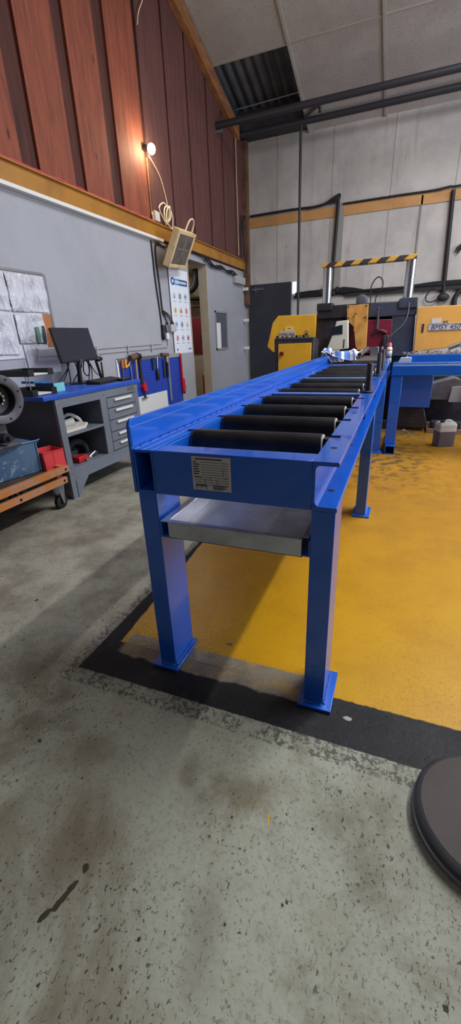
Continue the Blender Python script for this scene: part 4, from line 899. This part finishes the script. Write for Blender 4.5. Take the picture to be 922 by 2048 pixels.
RFl = Matrix.Translation((-3.15, 6.277, 2.535)) @ Matrix.Rotation(.174, 4, 'Z') @ Matrix.Rotation(.488, 4, 'Y') @ Matrix.Rotation(.10, 4, 'X')
FL = thing('floodlight', (-3.2, 6.28, 2.53), 'cream floodlight with smoked glass hung from the yellow beam over the poster', 'floodlight')
w, h, d = .356, .243, .10
mb = MB(); t_ = .05
v0 = [RFl @ Vector((0, a*w, b*h)) for a, b in ((-1,-1),(1,-1),(1,1),(-1,1))]
mb.box(-d, -.012, -w, w, -h, h, RFl).box(-.012, 0, -w, w, h-t_, h, RFl).box(-.012, 0, -w, w, -h, -h+t_, RFl).box(-.012, 0, -w, -w+.05, -h+t_, h-t_, RFl).box(-.012, 0, w-.06, w, -h+t_, h-t_, RFl)
mb.build('housing', cream_plastic, FL, bev=.01)
rf_ = MB().box(-.011, -.006, -w+.055, w-.065, -h+t_+.004, h-t_-.004, RFl).build('lens', lens_m, FL)
MB().box(-.007, -.002, -.2, .22, .0, .018, RFl).box(-.007, -.002, -.02, .0, -.17, .17, RFl).build('reflector_rib', mat('pale_reflector', (170,158,148), .3, .5), FL)
MB().tube([RFl @ Vector(p) for p in ((-.05,-.02,h-.01),(-.05,.02,h+.13),(-.05,.15,h+.16),(-.05,.24,h+.10),(-.05,.26,h-.01))], .011, 8).build('lead', cream_cable, FL)
MB().box(XL+.02, -3.28, 6.26, 6.30, 2.60, 2.64).build('mounting_arm', zinc, FL)

# doorway interior
RC = thing('red_cabinet', (-4.3, 9.1, 0), 'dark red metal cabinet on a pale plinth seen through the doorway', 'cabinet')
MB().box(-4.7, -3.8, 9.0, 9.38, 1.03, 1.77).build('cabinet_body', red_paint, RC, bev=.006)
MB().box(-4.7, -3.8, 9.02, 9.38, .0, 1.03).build('plinth', beige, RC)
MB().box(-4.235, -4.215, 8.985, 9.0, 1.25, 1.42).build('lock', black_plastic, RC)
solo(MB().tube([(-4.75,8.8,2.60),(-4.55,8.8,2.42),(-4.36,8.8,2.30),(-4.22,8.8,2.36),(-4.16,8.8,2.55),(-4.16,8.8,2.66)], .075, 14), 'black_duct', black_cable, (-4.3, 8.8, 2.3), 'thick black bent hose high in the dim doorway', 'hose')
solo(MB().box(-4.8, -3.8, 9.1, 9.4, 2.0, 2.04).box(-4.8, -3.8, 9.1, 9.4, 2.15, 2.19).box(-4.75, -3.9, 9.12, 9.4, 2.04, 2.12), 'wall_shelf', mat('brown_shelf', (104,92,80), .7), (-4.3, 9.2, 2.0), 'brown wall shelf inside the doorway above the red cabinet', 'shelf')
solo(MB().cyl((-3.98,8.6,0),(-3.98,8.6,.62),.075,20).cyl((-3.98,8.6,.62),(-3.98,8.6,.70),.03,14), 'fire_extinguisher', red_tool, (-3.98, 8.6, 0), 'red cylinder standing on the floor inside the doorway', 'extinguisher', bev=.015)

# black sheet, brackets, door closer
BK = thing('black_door', (-2.9, YB, 0), 'black sheet metal door on the back wall between the white partition and the saw', 'door')
MB().box(-3.36, -2.40, YB-.05, YB-.005, 0, 2.395).build('leaf', mat('black_door_paint', (40,42,52), .6, c2=(48,50,60), scale=2), BK, bev=.004)
MB().box(-3.28, -3.04, YB-.07, YB-.05, 2.29, 2.31).box(-3.20, -3.18, YB-.07, YB-.05, 2.25, 2.34).cyl((-3.04,YB-.07,2.3),(-3.04,YB-.05,2.3),.022,12).build('bolt_latch', zinc, BK)
MB().box(-2.10, -1.99, YB-.08, YB-.05, .95, 1.0).build('pull', zinc, BK)
for i, (z, nm) in enumerate(((2.28,'highest'),(1.66,'middle'),(1.08,'lowest'))):
    solo(MB().box(XL-.0+.005, XL+.13, 9.62, 9.66, z, z+.06), 'wall_bracket', white_plastic, (XL+.05, 9.64, z), nm+' of the three short white brackets between the far partition and black door', 'bracket', 'white brackets by the black door', bev=.004)
solo(MB().box(XL, XL+.09, 9.05, 9.6, 2.38, 2.52), 'door_closer', mat('grey_box', (176,172,170), .5), (XL+.05, 9.3, 2.38), 'grey box under the yellow beam at the far end of the partition', 'box', bev=.01)
mb = MB()
p = [(XL+.04,6.75,2.66),(XL+.04,7.2,2.67),(XL+.05,7.7,2.64),(XL+.05,8.0,2.56),(XL+.05,8.3,2.60),(XL+.05,8.6,2.55),(XL+.05,8.9,2.58),(XL+.05,9.2,2.52)]
mb.tube(p, .016, 8).tube([(a, b-.1, c-.02+.03*math.sin(b*9)) for a, b, c in p[2:]], .013, 8)
for y in (8.1, 8.25, 8.85): mb.ball((XL+.05, y, 2.56), .035, .6, 1, 1)
solo(mb, 'cable_bundle', black_cable, (XL+.05, 8, 2.6), 'bundle of black cables strung below the yellow beam over the far partition', 'cable')

# ------------------------------------------------------------------ back wall services
pipe_m = mat('black_pipe', (44,44,50), .5)
solo(MB().cyl((-3.44,8.42,4.70),(6.45,8.42,4.70),.05,18), 'roof_pipe', pipe_m, (1.5, 8.42, 4.70), 'upper thick black pipe crossing under the roof along the back wall', 'pipe', 'black pipes under the roof')
solo(MB().cyl((-3.44,9.4,4.86),(6.45,9.4,4.86),.05,18), 'eaves_pipe', pipe_m, (1.5, 9.4, 4.86), 'lower thick black pipe at the top of the back wall', 'pipe', 'black pipes under the roof')
solo(MB().tube([(-2.1,9.36,4.90),(-1.95,9.33,4.97),(-1.84,9.32,5.0),(-1.82,9.33,4.91)], .026, 8), 'pipe_bracket', pipe_m, (-1.95, 9.34, 4.9), 'short bent black bracket between the two pipes under the roof', 'bracket')
solo(MB().cyl((-2.17,9.4,4.815),(-2.13,9.4,0),.024,14), 'drop_pipe', pipe_m, (-2.15, 9.4, 0), 'thin black upright pipe in front of the pale back wall', 'pipe')
mb = MB().cyl((-1.49,YB-.05,3.72),(-1.545,YB-.05,2.1),.030,12).tube([(-3.3,YB-.04,3.66),(-2.4,YB-.04,3.67),(-1.85,YB-.05,3.66),(-1.6,YB-.05,3.75),(-1.47,YB-.05,3.80),(-1.49,YB-.05,3.7)], .022, 8).tube([(-2.1,YB-.06,3.645),(-1.6,YB-.06,3.69),(-1.5,YB-.06,3.74)], .02, 8)
solo(mb, 'cable_drop', black_cable, (-1.52, YB-.05, 2.1), 'black cables running over the ochre rail and down behind the saw column', 'cable')
mb = MB().cyl((.512,YB-.05,3.6),(.59,YB-.05,1.95),.036,12).tube([(-1.4,YB-.04,3.64),(-.4,YB-.04,3.645),(.2,YB-.045,3.64),(.45,YB-.05,3.66),(.55,YB-.05,3.65),(1.2,YB-.05,3.66),(6.4,YB-.05,3.68)], .018, 8)
mb.ball((.595,YB-.07,1.90), .09, 1.2, .5, .8)
solo(mb, 'conduit_drop', black_cable, (.55, YB-.05, 1.9), 'thick black conduit dropping down the back wall above the amber cover', 'conduit')
mb = MB().box(-2.33, -.7, YB-.05, YB-.001, 2.07, 2.12).box(-1.25, 1.9, YB-.06, YB-.001, 2.03, 2.11)
for k in range(5): mb.tube([(-2.3,YB-.07,2.16-.015*k),(-1.8,YB-.08,2.18-.02*k),(-1.3,YB-.08,2.12+.02*k),(-.6,YB-.07,2.13-.01*k),(.4,YB-.07,2.12+.012*k),(1.5,YB-.07,2.11+.01*k)], .016, 6)
for x, z in ((-1.62,2.22),(-1.5,2.12),(-1.42,2.17),(-1.75,2.15)): mb.ball((x,YB-.07,z), .05, 1, .6, 1.2)
solo(mb, 'cable_tray', black_cable, (-.5, YB-.05, 2.1), 'black cable tray with loose cables across the back wall behind the saw', 'cable tray')
solo(MB().tube([(.42,YB-.07,2.08),(.30,YB-.08,1.98),(.30,YB-.08,1.86),(.40,YB-.08,1.83),(.52,YB-.08,1.88)], .012, 8), 'cable_loop', black_cable, (.4, YB-.07, 1.85), 'thin black cable loop hanging from the tray above the amber cover', 'cable')
solo(MB().tube([(.82,YB-.06,1.7),(.80,YB-.06,1.86),(.86,YB-.06,1.98),(.98,YB-.06,2.0)], .045, 10), 'black_hose', black_cable, (.85, YB-.06, 1.7), 'thick black hose arching against the back wall above the amber cover', 'hose')
solo(MB().tube([(.95,YB-.05,2.9),(.85,YB-.05,2.78),(.72,YB-.05,2.62)], .016, 8).tube([(.78,YB-.05,2.74),(.70,YB-.05,2.68)], .03, 8, 0), 'wall_hook', black_cable, (.8, YB-.05, 2.7), 'short dark slanted hook high on the back wall above the cable loop', 'hook')
solo(MB().box(-2.385, -2.293, YB-.012, YB, 2.16, 2.39), 'light_gap', gap_m, (-2.33, YB, 2.1), 'bright white strip on the back wall beside the black door', 'strip', bev=.01)
solo(MB().tube([(XL+.1,9.35,3.6),(XL+.12,9.45,3.2),(XL+.1,9.5,2.9)], .014, 8).tube([(XL+.1,9.5,3.62),(XL+.1,9.55,3.0),(XL+.12,9.6,2.6)], .012, 8).tube([(XL+.08,9.7,3.66),(XL+.1,9.5,3.5),(XL+.1,9.35,3.3),(XL+.08,9.4,2.86)], .014, 8), 'corner_cables', black_cable, (XL+.1, 9.5, 2.9), 'black cables hanging in the corner of the red boards and the back wall', 'cable')
solo(MB().tube([(XL+.06,9.28,4.9),(XL+.06,9.3,2.9)], .006, 6, 0), 'pale_wire', cream_cable, (XL+.06, 9.3, 2.9), 'thin pale wire running straight down the boards in the far corner', 'cable')
solo(MB().ball((-.62,YB-.02,3.655), .022), 'small_lamp', white_plastic, (-.62, YB, 3.65), 'tiny bright white knob above the ochre rail on the back wall', 'knob')
solo(MB().cyl((XL,8.42,4.62),(XL+.14,8.42,4.62),.03,14), 'pipe_clip', zinc, (XL+.07, 8.42, 4.62), 'grey pipe clip on the red boards where the upper pipe ends', 'clip')
solo(MB().cyl((-3.4,9.25,5.19),(-2.1,9.3,5.24),.012,10), 'bare_conduit', zinc, (-2.7, 9.27, 5.2), 'thin grey conduit across the gap in the roof lining', 'conduit')

# ------------------------------------------------------------------ lamps
def area(name, loc, sx, sy, power, col=(1,1,1), rot=(0,0,0)):
    l = bpy.data.lights.new(name, 'AREA'); l.shape = 'RECTANGLE'; l.size = sx; l.size_y = sy; l.energy = power; l.color = col
    o = bpy.data.objects.new(name, l); COL.objects.link(o); o.location = loc; o.rotation_euler = rot; return o
area('strip_lamp', (2.3, 4.6, 5.4), .15, 5.6, 290, (1, .985, .96))
area('strip_lamp', (.8, -1.9, 5.4), .4, .8, 14, (.82, .9, 1))
area('roof_light', (1.6, 5.4, 5.9), 2.6, 4.0, 290, (.88, .93, 1))
area('side_fill', (6.3, 4.8, 2.4), 3.4, 4.4, 400, (.80, .89, 1), (0, math.radians(90), 0))  # unseen cool side light, added to brighten the guard and the white wall
area('closet_fill', (-4.4, 8.2, 2.64), .3, .3, 9, (1, .95, .86))  # unseen light added to lift the dark interior behind the doorway
pl = bpy.data.lights.new('bulb_glow', 'POINT'); pl.energy = 7; pl.color = (1, .86, .6); pl.shadow_soft_size = .05
o = bpy.data.objects.new('bulb_glow', pl); COL.objects.link(o); o.location = (-3.22, 5.86, 3.61)
wd = bpy.data.worlds.new('world'); sc.world = wd; wd.use_nodes = True
wd.node_tree.nodes['Background'].inputs[0].default_value = (.7, .8, 1, 1); wd.node_tree.nodes['Background'].inputs[1].default_value = .3

# ------------------------------------------------------------------ camera
cd = bpy.data.cameras.new('camera'); cam = bpy.data.objects.new('camera', cd); COL.objects.link(cam)
cd.sensor_fit = 'VERTICAL'; cd.sensor_height = 36; cd.lens = 820.6/2048*36; cd.clip_start = .02
Px = Vector((.931, -.110, .349)); Py = Vector((.364, .378, -.851)); Pz = Vector((-.039, .919, .391))   # world axes seen from the camera
R = Matrix((Px, Py, Pz)).to_quaternion().to_matrix()
cam.matrix_world = Matrix.Translation((0, 0, 1.35)) @ R.to_4x4()
sc.camera = cam
vs = sc.view_settings; vs.view_transform = 'Standard'; vs.look = 'None'; vs.gamma = 1; vs.exposure = 0; vs.use_curve_mapping = False
sc.cycles.use_denoising = True
sc.cycles.max_bounces = 8
